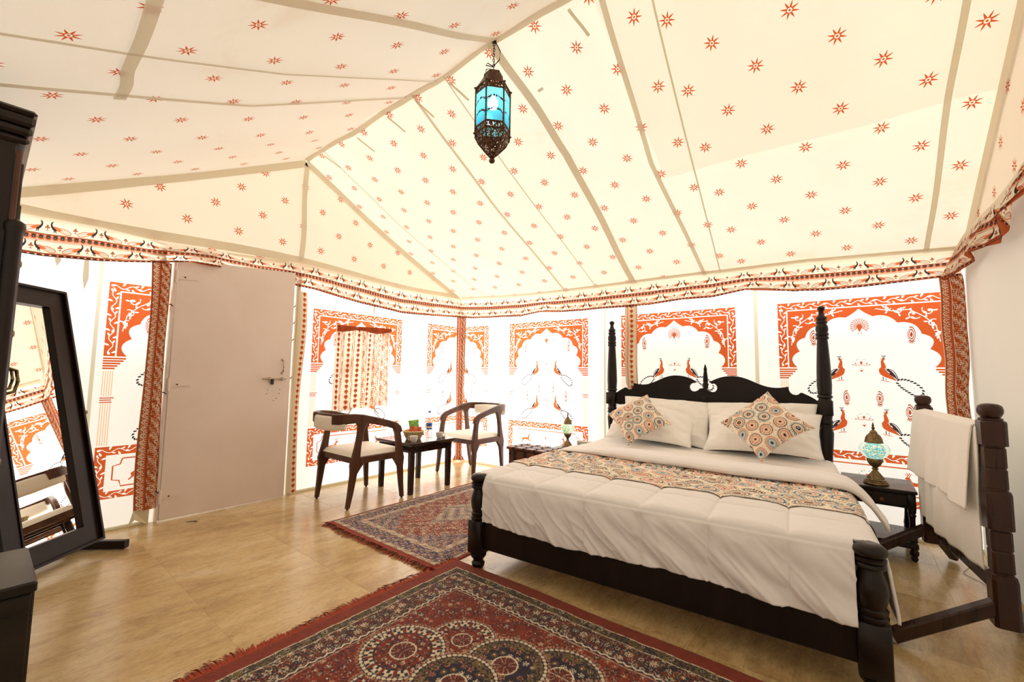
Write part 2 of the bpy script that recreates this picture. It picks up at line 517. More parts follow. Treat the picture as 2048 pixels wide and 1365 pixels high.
f4 = n.noise(n.wpos((1.0, .16, 1.0)), 26, 6, .7, .3); f5 = n.noise(n.wpos((1.0, .35, 1.0)), 95, 4, .65)
c = n.mix(.48, c, n.ramp(f4, [(.30, (.50, .46, .42)), (.5, (.95, .94, .92)), (.70, (1, 1, 1))]), 'MULTIPLY')
c = n.mix(.42, c, n.ramp(f5, [(.34, (.60, .52, .42)), (.52, (1, 1, 1))]), 'MULTIPLY')
c = n.mix(n.math('MULTIPLY', n.math('GREATER_THAN', f3, .69), .55), c, (.85, .74, .52))
M['travertine'] = n.done(n.principled(c, n.math('MULTIPLY_ADD', f2, .22, .13), normal=n.bump(f2, .03, .01), spec=.5, coat=.15))
M['grout'] = simple('floor_grout', (.80, .62, .34), .7)
M['sand'] = simple('sand_ground', (.62, .50, .36), .95)
M['mortar'] = simple('cream_plaster', (.80, .745, .63), .9)
# ------------------------------------------------------------------ printed art: coloured polygons cut into flat cloth
def stroke(path, w):
    P = np.array(path, float); n = len(P)
    T = np.gradient(P, axis=0); T /= np.maximum(np.linalg.norm(T, axis=1, keepdims=True), 1e-9)
    N = np.stack([-T[:, 1], T[:, 0]], 1)
    ww = (np.full(n, w) if np.isscalar(w) else np.array(w)) / 2
    return np.concatenate([P + N * ww[:, None], (P - N * ww[:, None])[::-1]])
def ell(cx, cy, a, b, n=14, rot=0.):
    t = np.linspace(0, 2 * PI, n, endpoint=False); x = a * np.cos(t); y = b * np.sin(t)
    c, s = math.cos(rot), math.sin(rot)
    return np.stack([cx + x * c - y * s, cy + x * s + y * c], 1)
def drop(cx, cy, L, W, rot, n=10):
    """teardrop leaf, tip at the far end"""
    t = np.linspace(0, 2 * PI, n, endpoint=False)
    x = L * (.5 - .5 * np.cos(t)); y = W * .5 * np.sin(t) * (np.sin(t / 2) ** .6)
    c, s = math.cos(rot), math.sin(rot)
    return np.stack([cx + x * c - y * s, cy + x * s + y * c], 1)
def rect(x0, y0, x1, y1): return np.array([(x0, y0), (x1, y0), (x1, y1), (x0, y1)], float)
def bez(p0, p1, p2, p3, n=9):
    t = np.linspace(0, 1, n)[:, None]
    p0, p1, p2, p3 = [np.array(p, float) for p in (p0, p1, p2, p3)]
    return (1 - t) ** 3 * p0 + 3 * (1 - t) ** 2 * t * p1 + 3 * (1 - t) * t * t * p2 + t ** 3 * p3

class Art:
    def __init__(self): self.p = []
    def add(self, poly, c): self.p.append((np.array(poly, float), c)); return self
    def line(self, path, w, c): return self.add(stroke(path, w), c)
    def sub(self, other, cx, cy, sx, sy, rot=0.):
        c, s = math.cos(rot), math.sin(rot)
        for P, k in other.p:
            x = P[:, 0] * sx; y = P[:, 1] * sy
            self.p.append((np.stack([cx + x * c - y * s, cy + x * s + y * c], 1), k))
        return self
    def vine(self, p0, p1, w, c, step=.052):
        p0 = np.array(p0, float); p1 = np.array(p1, float); L = np.linalg.norm(p1 - p0); d = (p1 - p0) / L; nn = np.array([-d[1], d[0]])
        k = max(2, int(round(L / step))); st = L / k
        s = np.linspace(0.01, L - .01, k * 6 + 1)
        self.line(p0 + s[:, None] * d + (np.sin(s / st * PI) * w * .20)[:, None] * nn, w * .075, c)
        a0 = math.atan2(d[1], d[0])
        for i in range(k):
            sg = 1 if i % 2 == 0 else -1
            q = p0 + d * (i + .45) * st + nn * (-sg * w * .10)
            self.add(drop(q[0], q[1], w * .50, w * .26, a0 - sg * 1.15, 8), c)
            q = p0 + d * (i + .70) * st + nn * (sg * w * .16)
            self.add(drop(q[0], q[1], w * .42, w * .20, a0 + sg * .35 + PI * (i % 3 == 0), 8), c)
    def scroll(self, cx, cy, r, rot, sg, c):
        t = np.linspace(0, 1, 16); rr = r * (1 - .8 * t); th = rot + sg * t * 4.6
        self.line(np.stack([cx + rr * np.cos(th), cy + rr * np.sin(th)], 1), .0055, c)
        for k in (2, 5, 8, 11):
            x = cx + rr[k] * math.cos(th[k]); y = cy + rr[k] * math.sin(th[k])
            self.add(drop(x, y, .030, .013, th[k] + sg * (.5 if k % 2 else 2.4), 8), c)
        self.add(ell(cx, cy, .010, .010, 7), c)

def in_poly(P, poly):
    x, y = P[:, 0], P[:, 1]; wn = np.zeros(len(P), int)
    a = poly; b = np.roll(poly, -1, 0)
    for (x0, y0), (x1, y1) in zip(a, b):
        if y0 == y1: continue
        cr = (x1 - x0) * (y - y0) - (x - x0) * (y1 - y0)
        wn += ((y0 <= y) & (y1 > y) & (cr > 0)).astype(int) - ((y0 > y) & (y1 <= y) & (cr < 0)).astype(int)
    return wn != 0

def cut_art(art, x0, y0, x1, y1, extra=None):
    """triangulate the rectangle so that every polygon edge is an edge; returns verts2d, tris, colour index per tri"""
    vs = [(x0, y0), (x1, y0), (x1, y1), (x0, y1)]; es = [(0, 1), (1, 2), (2, 3), (3, 0)]
    e = 1e-4; polys = []
    for P, c in art.p:
        P = np.stack([np.clip(P[:, 0], x0 + e, x1 - e), np.clip(P[:, 1], y0 + e, y1 - e)], 1)
        polys.append((P, c)); n = len(vs); m = len(P)
        vs += [tuple(q) for q in P]; es += [(n + i, n + (i + 1) % m) for i in range(m)]
    if extra is not None: vs += [tuple(q) for q in extra]
    r = geometry.delaunay_2d_cdt([Vector(v) for v in vs], es, [], 0, 1e-6, False)
    V = np.array([(v.x, v.y) for v in r[0]]); F = np.array([f for f in r[2] if len(f) == 3], int)
    C = V[F].mean(1); col = np.zeros(len(F), int)
    for P, c in polys:
        lo = P.min(0); hi = P.max(0)
        s = np.where((C[:, 0] >= lo[0]) & (C[:, 0] <= hi[0]) & (C[:, 1] >= lo[1]) & (C[:, 1] <= hi[1]))[0]
        if len(s): col[s[in_poly(C[s], P)]] = c
    return V, F, col

def art_object(name, V3, F, col, palette, mat, parent=None):
    me = bpy.data.meshes.new(name)
    me.from_pydata(V3.tolist(), [], F.tolist())
    a = me.attributes.new('Col', 'FLOAT_COLOR', 'FACE')
    c = np.ones((len(F), 4), np.float32); c[:, :3] = np.array(palette)[col]
    if len(me.polygons) == len(F): a.data.foreach_set('color', c.ravel())
    me.materials.append(mat); me.update()
    return link(bpy.data.objects.new(name, me), parent)

ORANGE = (.585, .106, .028); PALE = (.86, .60, .40); DARK = (.045, .035, .045); BLUE = (.16, .36, .55); BROWN = (.42, .07, .02); GREYC = (.52, .50, .47)
PAL = [WHITE, ORANGE, PALE, DARK, BLUE, BROWN, GREYC]

# small motifs, about one unit tall, y up
peacock = Art()   # wall peacock: faces left, tail sweeps down to the right
peacock.add(stroke(bez((-.10, .52), (-.20, .40), (-.02, .28), (-.17, .12), 10), np.linspace(.05, .15, 10)), 1)
peacock.add(ell(-.10, .53, .045, .035, 8), 1).add([(-.135, .545), (-.20, .52), (-.135, .515)], 1)
for k in (-.04, 0, .04): peacock.line([(-.09, .55), (-.09 + k, .63)], .012, 3)
peacock.line([(-.15, .635), (-.03, .635)], .018, 3)
peacock.add(bez((-.22, .17), (-.26, -.10), (-.02, -.12), (.22, -.26), 10).tolist() + bez((.22, -.26), (.06, -.02), (-.02, .06), (-.05, .20), 8).tolist(), 1)
peacock.add(bez((-.08, .19), (.06, .24), (.20, .06), (.24, -.20), 8).tolist() + bez((.24, -.20), (.10, -.02), (0, 0), (-.08, .19), 8)[1:-1].tolist(), 0).line(bez((-.06, .17), (.10, .20), (.18, .06), (.23, -.17), 8), .022, 3).line(bez((-.02, .12), (.06, .10), (.12, .0), (.20, -.14), 8), .03, 4)
for k in range(5):
    q = bez((-.03, .17 - k * .02), (.08, .13 - k * .05), (.14, .0 - k * .02), (.22, -.20), 6)[k // 3:]
    peacock.line(q[:5], .024, 3)
peacock.line([(-.13, -.10), (-.13, -.22)], .022, 3).line([(-.06, -.13), (-.06, -.24)], .014, 3).line([(-.20, -.23), (.02, -.27)], .02, 1)
tl = np.concatenate([bez((.20, -.22), (.40, -.12), (.62, -.26), (.78, -.50), 17), bez((.78, -.50), (.86, -.76), (.62, -.82), (.50, -.66), 13)[1:], bez((.50, -.66), (.38, -.54), (.24, -.46), (.17, -.22), 14)[1:]])
for k in range(1, len(tl) - 1, 2):
    d = tl[k + 1] - tl[k - 1]; a = math.atan2(d[1], d[0])
    peacock.add(ell(*tl[k], .050, .028, 6, a + .7), 3)
for i in range(6):
    for j in range(5):
        x, y = .29 + i * .075, -.27 - j * .07 - i * .052
        if in_poly(np.array([[x, y]]), tl)[0]: peacock.add(ell(x, y, .015, .011, 5), 6)
deer = Art()
deer.add([(-.45, -.02), (-.30, .10), (.10, .12), (.22, .36), (.34, .34), (.38, .26), (.27, .22), (.24, .0), (.34, -.10), (.48, -.12), (.48, -.17), (.30, -.17), (.10, -.06), (-.22, -.06), (-.34, -.22), (-.50, -.34), (-.53, -.30), (-.40, -.16)], 1)
for sx in (.21, .29):
    deer.line([(sx, .34), (sx - .04, .46), (sx + .02, .56)], .028, 1).line([(sx - .03, .44), (sx - .10, .52)], .024, 1).line([(sx, .40), (sx + .08, .50)], .024, 1)
paisley = Art()
pp = np.concatenate([bez((0, -.5), (-.45, -.40), (-.42, .25), (-.10, .42), 9), bez((-.10, .42), (.10, .52), (.16, .38), (.06, .30), 6)[1:], bez((.06, .30), (.34, .20), (.40, -.30), (0, -.5), 8)[1:-1]])
paisley.add(pp, 5).add(pp * .84 + [0, -.01], 0).add(pp * .70 + [0, -.02], 5).add(pp * .52 + [0, -.03], 0).add(pp * .34 + [0, -.04], 5)
for k in range(-3, 4):
    paisley.add(drop(k * .02, -.40, .24, .06, -PI / 2 + k * .36, 6), 5)
sprig = Art()
sprig.add(drop(0, -.02, .22, .16, PI / 2, 8), 1).add([(-.10, -.42), (.10, -.42), (0, -.56)], 1).add(ell(0, -.30, .02, .02, 6), 3)
for s in (-1, 1):
    sprig.line(bez((0, -.04), (s * .15, -.16), (s * .3, .0), (s * .42, -.08), 8), .035, 1)
    sprig.add(drop(s * .22, -.02, .14, .08, PI / 2 - s * .6, 6), 1)
    for k in range(4): sprig.add(ell(s * (.10 + .10 * k), .34 - .02 * k * k * 2, .030, .022, 6), 3 if k % 2 else 4)
fan = Art()
fan.add(ell(0, .10, .40, .38, 20), 0)
for k in range(15):
    a = math.radians(-35 + k * 250 / 14)
    fan.line([(.10 * math.cos(a), .05 + .10 * math.sin(a)), (.38 * math.cos(a), .08 + .38 * math.sin(a))], .034, 5)
    fan.add(ell(.42 * math.cos(a), .08 + .42 * math.sin(a), .055, .055, 7), 5).add(ell(.42 * math.cos(a), .08 + .42 * math.sin(a), .028, .028, 6), 0)
    fan.add(ell(.26 * math.cos(a), .08 + .26 * math.sin(a), .036, .026, 6, a), 1)
fan.add(drop(0, -.24, .46, .24, PI / 2, 10), 1).line([(-.06, -.22), (-.09, -.42)], .02, 5).line([(.06, -.22), (.09, -.42)], .02, 5)

PW, PH = 1.08, 1.575     # panel size; origin top centre, y down negative
def niche_art():
    A = Art(); h = PW / 2; b = .066
    for fold in (.575, .35): A.add(rect(-h, -PH, -h + fold, 0), 0)   # lines where the cloth turns a corner
    A.add(rect(-h, -.545, h, 0), 1)
    # scalloped opening
    cus = [(0, .084), (.082, .150), (.222, .208), (.352, .298), (.392, .412), (.412, .545)]
    bul = [-.004, .028, .036, .040, .044]
    half = []
    for (a, bb), s in zip(zip(cus[:-1], cus[1:]), bul):
        a = np.array([a[0], -a[1]]); c = np.array([bb[0], -bb[1]]); d = c - a; nn = np.array([-d[1], d[0]]) / np.linalg.norm(d)
        t = np.linspace(0, 1, 9)[:-1]
        half += [tuple(a + d * q + nn * s * 4 * q * (1 - q) * (1.0)) for q in t]
    half.append((cus[-1][0], -cus[-1][1]))
    full = half + [(-x, y) for x, y in half[::-1][:-1]]
    A.add(full, 0)
    for s in (-1, 1):
        A.add(rect(s * (h - b) - .0045, -.545, s * (h - b) + .0045, -b), 0)
        A.vine((s * (h - b / 2), -.545), (s * (h - b / 2), -b * .9), b, 0)
        for (x, y, r, ro, g) in ((.40, -.125, .042, 2.6, 1), (.315, -.145, .045, 5.6, -1), (.415, -.225, .034, 1.0, 1), (.235, -.110, .032, 3.0, 1), (.17, -.095, .020, 0, -1), (.432, -.30, .026, 2.2, -1)):
            A.scroll(s * x, y, r, ro if s > 0 else PI - ro, g * s, 0)
        A.line([(s * .10, -.092), (s * .20, -.118), (s * .29, -.112), (s * .37, -.17), (s * .43, -.24), (s * .448, -.36)], .0055, 0)
    A.add(rect(-h + b, -b - .0045, h - b, -b + .0045), 0)
    A.vine((-h, -b / 2), (h, -b / 2), b, 0)
    # capitals, columns, bases
    for s in (-1, 1):
        for k, (y, w) in enumerate(((.560, .125), (.578, .112), (.596, .095), (.614, .080), (.632, .066))):
            A.add(rect(min(s * h, s * (h - w)), -y - .007, max(s * h, s * (h - w)), -y + .005), 1)
        for k in range(5):
            x = s * (h - .008 - k * .0125)
            A.add(rect(x - .003, -.835, x + .003, -.65), 2).add(rect(x - .003, -1.185, x + .003, -.885), 2)
        for y, w in ((.845, .075), (.860, .062), (.876, .066)):
            A.add(rect(min(s * h, s * (h - w)), -y - .005, max(s * h, s * (h - w)), -y + .003), 1)
    # bottom box
    t = -1.195; bb = .062
    A.add(rect(-h, -PH + .01, h, t), 1).add(rect(-h + bb, -PH + bb, h - bb, t - bb), 0)
    A.vine((-h, t - bb / 2), (h, t - bb / 2), bb, 0).vine((-h, -PH + .005 + bb / 2), (h, -PH + .005 + bb / 2), bb, 0) if False else None
    A.vine((-h, t - bb / 2), (h, t - bb / 2), bb, 0); A.vine((-h, -PH + .005 + bb / 2), (h, -PH + .005 + bb / 2), bb, 0)
    for s in (-1, 1): A.vine((s * (h - bb / 2), -PH + bb), (s * (h - bb / 2), t - bb), bb, 0)
    y0, y1, x1, k = -PH + bb + .028, t - bb - .030, h - bb - .04, .05
    oct_ = [(-x1 + k, y1), (x1 - k, y1), (x1 - k * .8, y1 - k * .8), (x1, y1 - k), (x1, y0 + k), (x1 - k * .8, y0 + k * .8), (x1 - k, y0), (-x1 + k, y0), (-x1 + k * .8, y0 + k * .8), (-x1, y0 + k), (-x1, y1 - k), (-x1 + k * .8, y1 - k * .8)]
    A.line(oct_ + [oct_[0]], .009, 1)
    A.sub(deer, -.27, -1.40, .15, .15).sub(deer, .27, -1.40, -.15, .15).sub(sprig, 0, -1.385, .15, .15)
    # figures in the niche
    A.sub(fan, 0, -.235, .125, .135)
    for s in (-1, 1):
        A.sub(paisley, s * .295, -.295, -s * .074, .122)
        A.sub(peacock, s * .155, -.595, s * .235, .215).sub(peacock, s * .155, -1.00, s * .235, .215)
        A.sub(paisley, s * .098, -.775, -s * .066, .112).sub(paisley, s * .262, -.870, -s * .074, .120)
    A.sub(sprig, 0, -.52, .13, .11).sub(sprig, 0, -.94, .13, .11)
    return A
_pv, _pf, _pc = cut_art(niche_art(), -PW / 2, -PH, PW / 2, 0)

# valance print: one repeat, u 0..UL, d 0..1 downwards stored as y = -d
UL, VH = .262, .262
bird = Art()     # standing peacock facing left, 1 wide
bird.add(stroke(np.concatenate([bez((.02, -.05), (.18, .06), (.60, .12), (.90, -.18), 10), bez((.90, -.18), (.98, -.34), (.72, -.40), (.50, -.26), 8)[1:], bez((.50, -.26), (.35, -.18), (.22, -.16), (.10, -.10), 6)[1:]]), .048), 1)
bird.add(np.concatenate([bez((.26, -.06), (.5, .06), (.74, -.02), (.86, -.18), 7), bez((.86, -.18), (.86, -.30), (.66, -.32), (.26, -.06), 7)[1:-1]]), 6)
bird.add(np.concatenate([bez((-.06, .10), (.06, .16), (.28, .05), (.46, -.10), 7), bez((.46, -.10), (.22, -.20), (-.06, -.20), (-.12, -.04), 7)[1:]]), 1)
bird.add(stroke(bez((-.12, .34), (-.20, .18), (-.14, .05), (.10, -.16), 9), np.linspace(.07, .15, 9)), 3)
bird.add(ell(-.11, .345, .05, .035, 7), 3).add([(-.15, .36), (-.23, .33), (-.15, .325)], 3).line([(-.10, .36), (-.07, .44)], .025, 3)
bird.line([(.02, -.15), (.0, -.26), (.07, -.27)], .045, 3).line([(.10, -.17), (.10, -.26), (.17, -.27)], .045, 3)
clover = Art()
for a in (0, 2.1, 4.2): clover.add(ell(.16 * math.cos(a + PI / 2), .10 + .16 * math.sin(a + PI / 2), .13, .13, 7), 5)
clover.add(ell(0, .1, .07, .07, 6), 3).line([(0, 0), (0, -.42)], .07, 5).line([(-.18, -.34), (.18, -.34)], .07, 5)
VA = Art()
for (yc, ph) in ((-.066, 0.), (-.197, .5)):
    s = .088
    for k, w_ in ((0, 0), (1, 0), (0, -1), (1, -1)):
        x = (k * .5 + ph * .5 + w_) * UL
        if k == 0: VA.sub(bird, x + .030, yc, s, s * 1.22)
        else: VA.sub(bird, x + .092, yc, -s, s * 1.22)
        VA.sub(clover, x + .1225, yc, .046, .050)
VA.add(rect(0, -.156, UL, -.108), 1)
VA.add(rect(0, -.113, UL, -.110), 3).add(rect(0, -.1525, UL, -.150), 0).add(rect(0, -.163, UL, -.1605), 1)
nb = 8
for k in range(nb):
    x = (k + .5) * UL / nb
    VA.add(ell(x, -.131, .0105, .0125, 9), 3).add(ell(x, -.133, .005, .006, 6), 4).add(rect(x - .012, -.1205, x + .012, -.1165), 3)
    VA.add(ell(x + UL / nb / 2, -.122, .003, .003, 5), 0).add(ell(x + UL / nb / 2 * .97, -.145, .004, .003, 5), 0)
VA.add(rect(0, -.262, UL, -.238), 1).add(rect(0, -.2435, UL, -.2405), 3).add(rect(0, -.2615, UL, -.2575), 3)
for k in range(nb):
    x = (k + .5) * UL / nb
    VA.add(rect(x - .010, -.256, x + .010, -.246), 3).add(ell(x + UL / nb / 2 * .96, -.251, .0035, .0035, 5), 0)
VA.p = [(P, c) for P, c in VA.p]
gx, gy = np.meshgrid(np.linspace(0, UL, 17)[1:-1], np.linspace(-VH, 0, 11)[1:-1])
_ex = np.stack([gx.ravel(), gy.ravel()], 1)
_ex = np.concatenate([_ex, [(0, y) for y in np.linspace(-VH, 0, 11)[1:-1]], [(UL, y) for y in np.linspace(-VH, 0, 11)[1:-1]]])
_vv, _vf, _vc = cut_art(VA, 0, -VH, UL, 0, _ex)
VPAL = [(.87, .79, .65), (.62, .17, .065), PALE, (.040, .034, .038), (.10, .15, .17), (.40, .10, .045), (.62, .57, .49)]

def make_valance(name, L, fn, label):
    """fn(s, d) -> xyz arrays; s along the run, d 0 (top) .. 1 (hem)"""
    n = int(round(L / UL)); st = L / n
    V = []; F = []; C = []
    for k in range(n):
        s = (_vv[:, 0] / UL + k) * st; d = -_vv[:, 1] / VH
        V.append(np.stack(fn(s, d), 1)); F.append(_vf + k * len(_vv)); C.append(_vc)
    o = art_object(name, np.concatenate(V), np.concatenate(F), np.concatenate(C), VPAL, M['valance_cloth'])
    return tag(o, label, 'valance')
# ------------------------------------------------------------------ the tent
W, D, ZE = 4.85, 4.42, 2.15          # width along x, depth towards -y, eave height
RX, RY, RZ = 2.5, -2.21, 3.272       # ridge
BK = math.tan(math.radians(2.2))     # the back wall is a little out of square
def yb(x): return BK * x
def structure(o): o['kind'] = 'structure'; return o

gr = MB().box((2, 0, -.11), (60, 60, .1), .001)
structure(build('ground', gr, M['sand']))
fl = MB().box((W / 2, -D / 2 + .05, -.0260), (W + .12, D + .34, .05), .002)
floor = structure(build('floor', fl, M['grout']))
xs = [-.02, .69, 1.66, 2.63, 3.60, 4.57, 4.90]
ys = [.22] + [-.303 - .611 * k for k in range(7)] + [-4.47]
for i in range(len(xs) - 1):
    for j in range(len(ys) - 1):
        x0, x1, y1, y0 = xs[i], xs[i + 1], ys[j], ys[j + 1]
        o = build('tile', MB().box(((x0 + x1) / 2, (y0 + y1) / 2, -.006), (x1 - x0 - .0016, y1 - y0 - .0016, .012), .0004), M['travertine'], floor)

# unseen walls added to shade the tent, leaving a sun gap at the corner
structure(build('added_shade_wall', MB().box((2.2, 3.2, 1.95), (6.6, .2, 4.1), .01), M['mortar']))
structure(build('added_shade_wall', MB().box((-3.1, -2.3, 1.95), (.2, 8.0, 4.1), .01), M['mortar']))
def flat_quad(mb, p):
    mb.add(p, [(0, 1, 2, 3)])
def wall_strips(name, f, a0, a1, z1, holes, mat):
    """rectangular cloth wall with rectangular holes; f(a, z) -> point"""
    A = sorted({a0, a1} | {h[0] for h in holes} | {h[1] for h in holes}); Zs = sorted({0.0, z1} | {h[2] for h in holes} | {h[3] for h in holes})
    mb = MB()
    for i in range(len(A) - 1):
        for j in range(len(Zs) - 1):
            ca, cz = (A[i] + A[i + 1]) / 2, (Zs[j] + Zs[j + 1]) / 2
            if any(h[0] < ca < h[1] and h[2] < cz < h[3] for h in holes): continue
            flat_quad(mb, [f(A[i], Zs[j]), f(A[i + 1], Zs[j]), f(A[i + 1], Zs[j + 1]), f(A[i], Zs[j + 1])])
    return structure(build(name, mb, mat, fixn=False))
PT = 1.79
_panel_mesh = None
def panel(parent, f, a_c, sgn=1, lo=-PW / 2, hi=PW / 2, name='printed_panel'):
    """the printed niche panel set into a wall; lo..hi is the part of its width that is on this wall"""
    keep = (_pv[_pf][:, :, 0].mean(1) >= lo) & (_pv[_pf][:, :, 0].mean(1) <= hi)
    V3 = np.array([f(a_c + sgn * u, PT + v) for u, v in np.stack([np.clip(_pv[:, 0], lo, hi), _pv[:, 1]], 1)])
    return art_object(name, V3, _pf[keep], _pc[keep], PAL, M['print_cloth'], parent)
PZ0 = PT - PH
fl_left = lambda a, z: (0.0, a, z)
fl_back = lambda a, z: (a, yb(a), z)
ZW = 2.15
# left wall: a = y
lh = [(-3.56, -3.21, PZ0, PT), (-3.21, -2.255, 0, 2.12), (-2.055, -2.055 + PW, PZ0, PT), (-.575, 0.0, PZ0, PT)]
wall_left = wall_strips('wall_left', fl_left, -D, 0.0, ZW, lh, M['wall_cloth'])
panel(wall_left, fl_left, -3.56 + PW / 2, 1, -PW / 2, -PW / 2 + .35)
panel(wall_left, fl_left, -2.055 + PW / 2)
panel(wall_left, fl_left, -.575 + PW / 2, 1, -PW / 2, -PW / 2 + .575)
bh = [(0.0, PW - .575, PZ0, PT), (.85, .85 + PW, PZ0, PT), (2.315, 2.315 + PW, PZ0, PT), (3.72, 3.72 + PW, PZ0, PT)]
wall_back = wall_strips('wall_back', fl_back, 0.0, W, ZW, bh, M['wall_cloth'])
panel(wall_back, fl_back, -.575 + PW / 2, 1, -PW / 2 + .575, PW / 2)
for a in (.85, 2.315, 3.72): panel(wall_back, fl_back, a + PW / 2)
# cloth joins on the walls
def wall_seam(parent, f, a, w, z0=0.02, z1=2.1):
    off = np.array((.004, 0, 0)) if parent is wall_left else np.array((0, -.004, 0))
    mb = MB(); flat_quad(mb, [tuple(np.array(f(q, z)) + off) for q, z in ((a - w / 2, z0), (a + w / 2, z0), (a + w / 2, z1), (a - w / 2, z1))])
    build('cloth_join', mb, M['wall_seam'], parent, fixn=False)
wall_seam(wall_back, fl_back, 2.13, .022); wall_seam(wall_back, fl_back, 3.555, .030)
wall_seam(wall_back, fl_back, .60, .014); wall_seam(wall_left, fl_left, -.81, .014); wall_seam(wall_left, fl_left, -3.61, .022)
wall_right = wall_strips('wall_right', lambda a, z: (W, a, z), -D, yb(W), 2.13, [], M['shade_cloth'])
wall_front = wall_strips('wall_front', lambda a, z: (a, -D, z), 0.0, W, ZW, [], M['front_cloth'])
# rolled hem at the foot of the walls
for nm, p0, p1 in (('baseboard_left', (.006, -D, .012), (.006, -3.26, .012)), ('baseboard_left_rear', (.006, -2.2, .012), (.006, -.02, .012)), ('baseboard_back', (.02, -.004, .012), (W, yb(W) - .006, .012))):
    p0, p1 = Vector(p0), Vector(p1)
    structure(build(nm, MB().tube([p0.lerp(p1, k / 8) for k in range(9)], .011, 8), M['wall_seam'], smooth=60))

# roof: two slopes and two gables, children of the ceiling
ceiling = structure(bpy.data.objects.new('ceiling', None)); link(ceiling)
def sag(s, t):
    """cloth hangs a little between ridge, truss and eave"""
    return -.035 * np.sin(PI * np.clip(t, 0, 1)) * (.75 + .35 * np.sin(s * 2.1 + .6)) + .010 * fbm(s * 1.7, t * 3, 5)
def ridge_w(x): return .012 * np.sin(x * 5.6) + .006 * np.sin(x * 11 + 1)
def eave_back(x): return np.interp(x, [0, .68, 1.2, 1.8, 3.1, 3.9, 4.73, 4.85], [2.172, 2.128, 2.106, 2.100, 2.103, 2.108, 2.070, 2.06]) + .004
def slope_back(x, t):
    y = RY + (yb(x) - RY) * t
    z = RZ + ridge_w(x) * (1 - t) + (eave_back(x) - RZ) * t + sag(x, t)
    return x, y, z
def slope_front(x, t):
    y = RY + (-D - RY) * t
    z = RZ + ridge_w(x) * (1 - t) + (ZE - RZ) * t + sag(x + 3, t) * 1.2
    return x, y, z
SLB = math.hypot(2.25, RZ - 2.15); SLF = math.hypot(D + RY, RZ - ZE)
X, T = np.meshgrid(np.linspace(0, W, 74), np.linspace(0, 1, 44), indexing='ij')
x, y, z = slope_back(X, T)
grid_mesh('roof_slope', x, y, z, M['roof_back'], ceiling, uv=np.stack([X - RX, T * (SLB + .05 * X / W)], -1))
x, y, z = slope_front(X, T)
grid_mesh('roof_slope', x, y, z, M['roof_front'], ceiling, uv=np.stack([X - RX, T * SLF], -1))
def roof_z_at(y, gx):
    yy = np.asarray(y, float)
    tb = np.clip((yy - RY) / (yb(gx) - RY), 0, 1); tf = np.clip((RY - yy) / (D + RY), 0, 1)
    return np.where(yy > RY, slope_back(np.full_like(yy, gx), tb)[2], slope_front(np.full_like(yy, gx), tf)[2])
for gx in (0.0, W):
    Y, T2 = np.meshgrid(np.linspace(-D, yb(gx), 80), np.linspace(0, 1, 14), indexing='ij')
    top = roof_z_at(Y, gx); zb0 = ZW if gx == 0 else 2.13; Z = zb0 + (top - zb0) * T2
    bul = (.03 if gx == 0 else -.03) * np.sin(PI * T2) * np.sin(PI * (Y + D) / D) * 0
    grid_mesh('gable', np.full_like(Y, gx) + bul, Y, Z, M['gable'], ceiling, uv=np.stack([Y, Z], -1))
def tape(fn, pts, w, mat, off, name='seam_tape', parent=None, wob=.008, seed=0):
    """strip of doubled cloth sewn along pts (s, t); fn gives the surface; off moves it into the room"""
    P = []
    for (a, b), (c, d) in zip(pts[:-1], pts[1:]):
        for k in range(16): P.append((a + (c - a) * k / 16, b + (d - b) * k / 16))
    P.append(pts[-1]); P = np.array(P)
    q = np.stack(fn(P[:, 0], P[:, 1]), 1)
    t = np.gradient(q, axis=0); t /= np.linalg.norm(t, axis=1, keepdims=True)
    nn = np.array(off) / np.linalg.norm(off)
    sd = np.cross(t, nn); sd /= np.linalg.norm(sd, axis=1, keepdims=True)
    i = np.arange(len(P)); wv = wob * (np.sin(i * .45 + seed) + .6 * np.sin(i * .19 + seed * 2))
    c = q + np.array(off)
    a = c + sd * (w / 2 + wv)[:, None]; b = c - sd * (w / 2 - wv)[:, None]
    o = grid_mesh(name, np.stack([a[:, 0], b[:, 0]], 1), np.stack([a[:, 1], b[:, 1]], 1), np.stack([a[:, 2], b[:, 2]], 1), mat, parent or ceiling)
    return o
nb_, nf_ = (0, -.003, -.007), (0, .003, -.007)
sm = M['seam_cloth']; sl = M['seam_line']
tape(slope_back, [(RX - .02, 0), (RX + .05, .35), (RX - .02, 1)], .062, sm, nb_, seed=1)
tape(slope_front, [(RX, 0), (RX + .02, .4), (RX, 1)], .062, sm, nf_, seed=2)
tape(slope_back, [(RX + .72, 0), (RX + .62, .45), (RX + .66, 1)], .034, sl, nb_, wob=.003)
tape(slope_back, [(RX + .96, 0), (RX + .79, 1)], .012, sl, nb_, wob=.002)
tape(slope_back, [(RX - .83, 0), (RX - .86, .45), (RX - .83, 1)], .026, sl, nb_, wob=.003)
tape(slope_back, [(RX - .47, 0), (RX - .48, .3), (RX - .44, 1)], .012, sl, nb_, wob=.002)
tape(slope_back, [(.33, 0), (.36, .4), (.5, 1)], .012, sl, nb_, wob=.002)
tape(slope_back, [(4.70, 0), (4.66, .5), (4.66, 1)], .030, sl, nb_, wob=.003)
tape(slope_front, [(RX - .56, 0), (RX - .61, .45), (RX - .47, 1)], .020, sl, nf_, wob=.003)
tape(slope_front, [(RX - .90, 0), (RX - 1.06, .45), (RX - .86, 1)], .034, sl, nf_, wob=.003)
tape(slope_front, [(RX + .2, .735), (RX - .69, .72), (RX - 1.02, .71)], .05, sl, nf_, wob=.004)
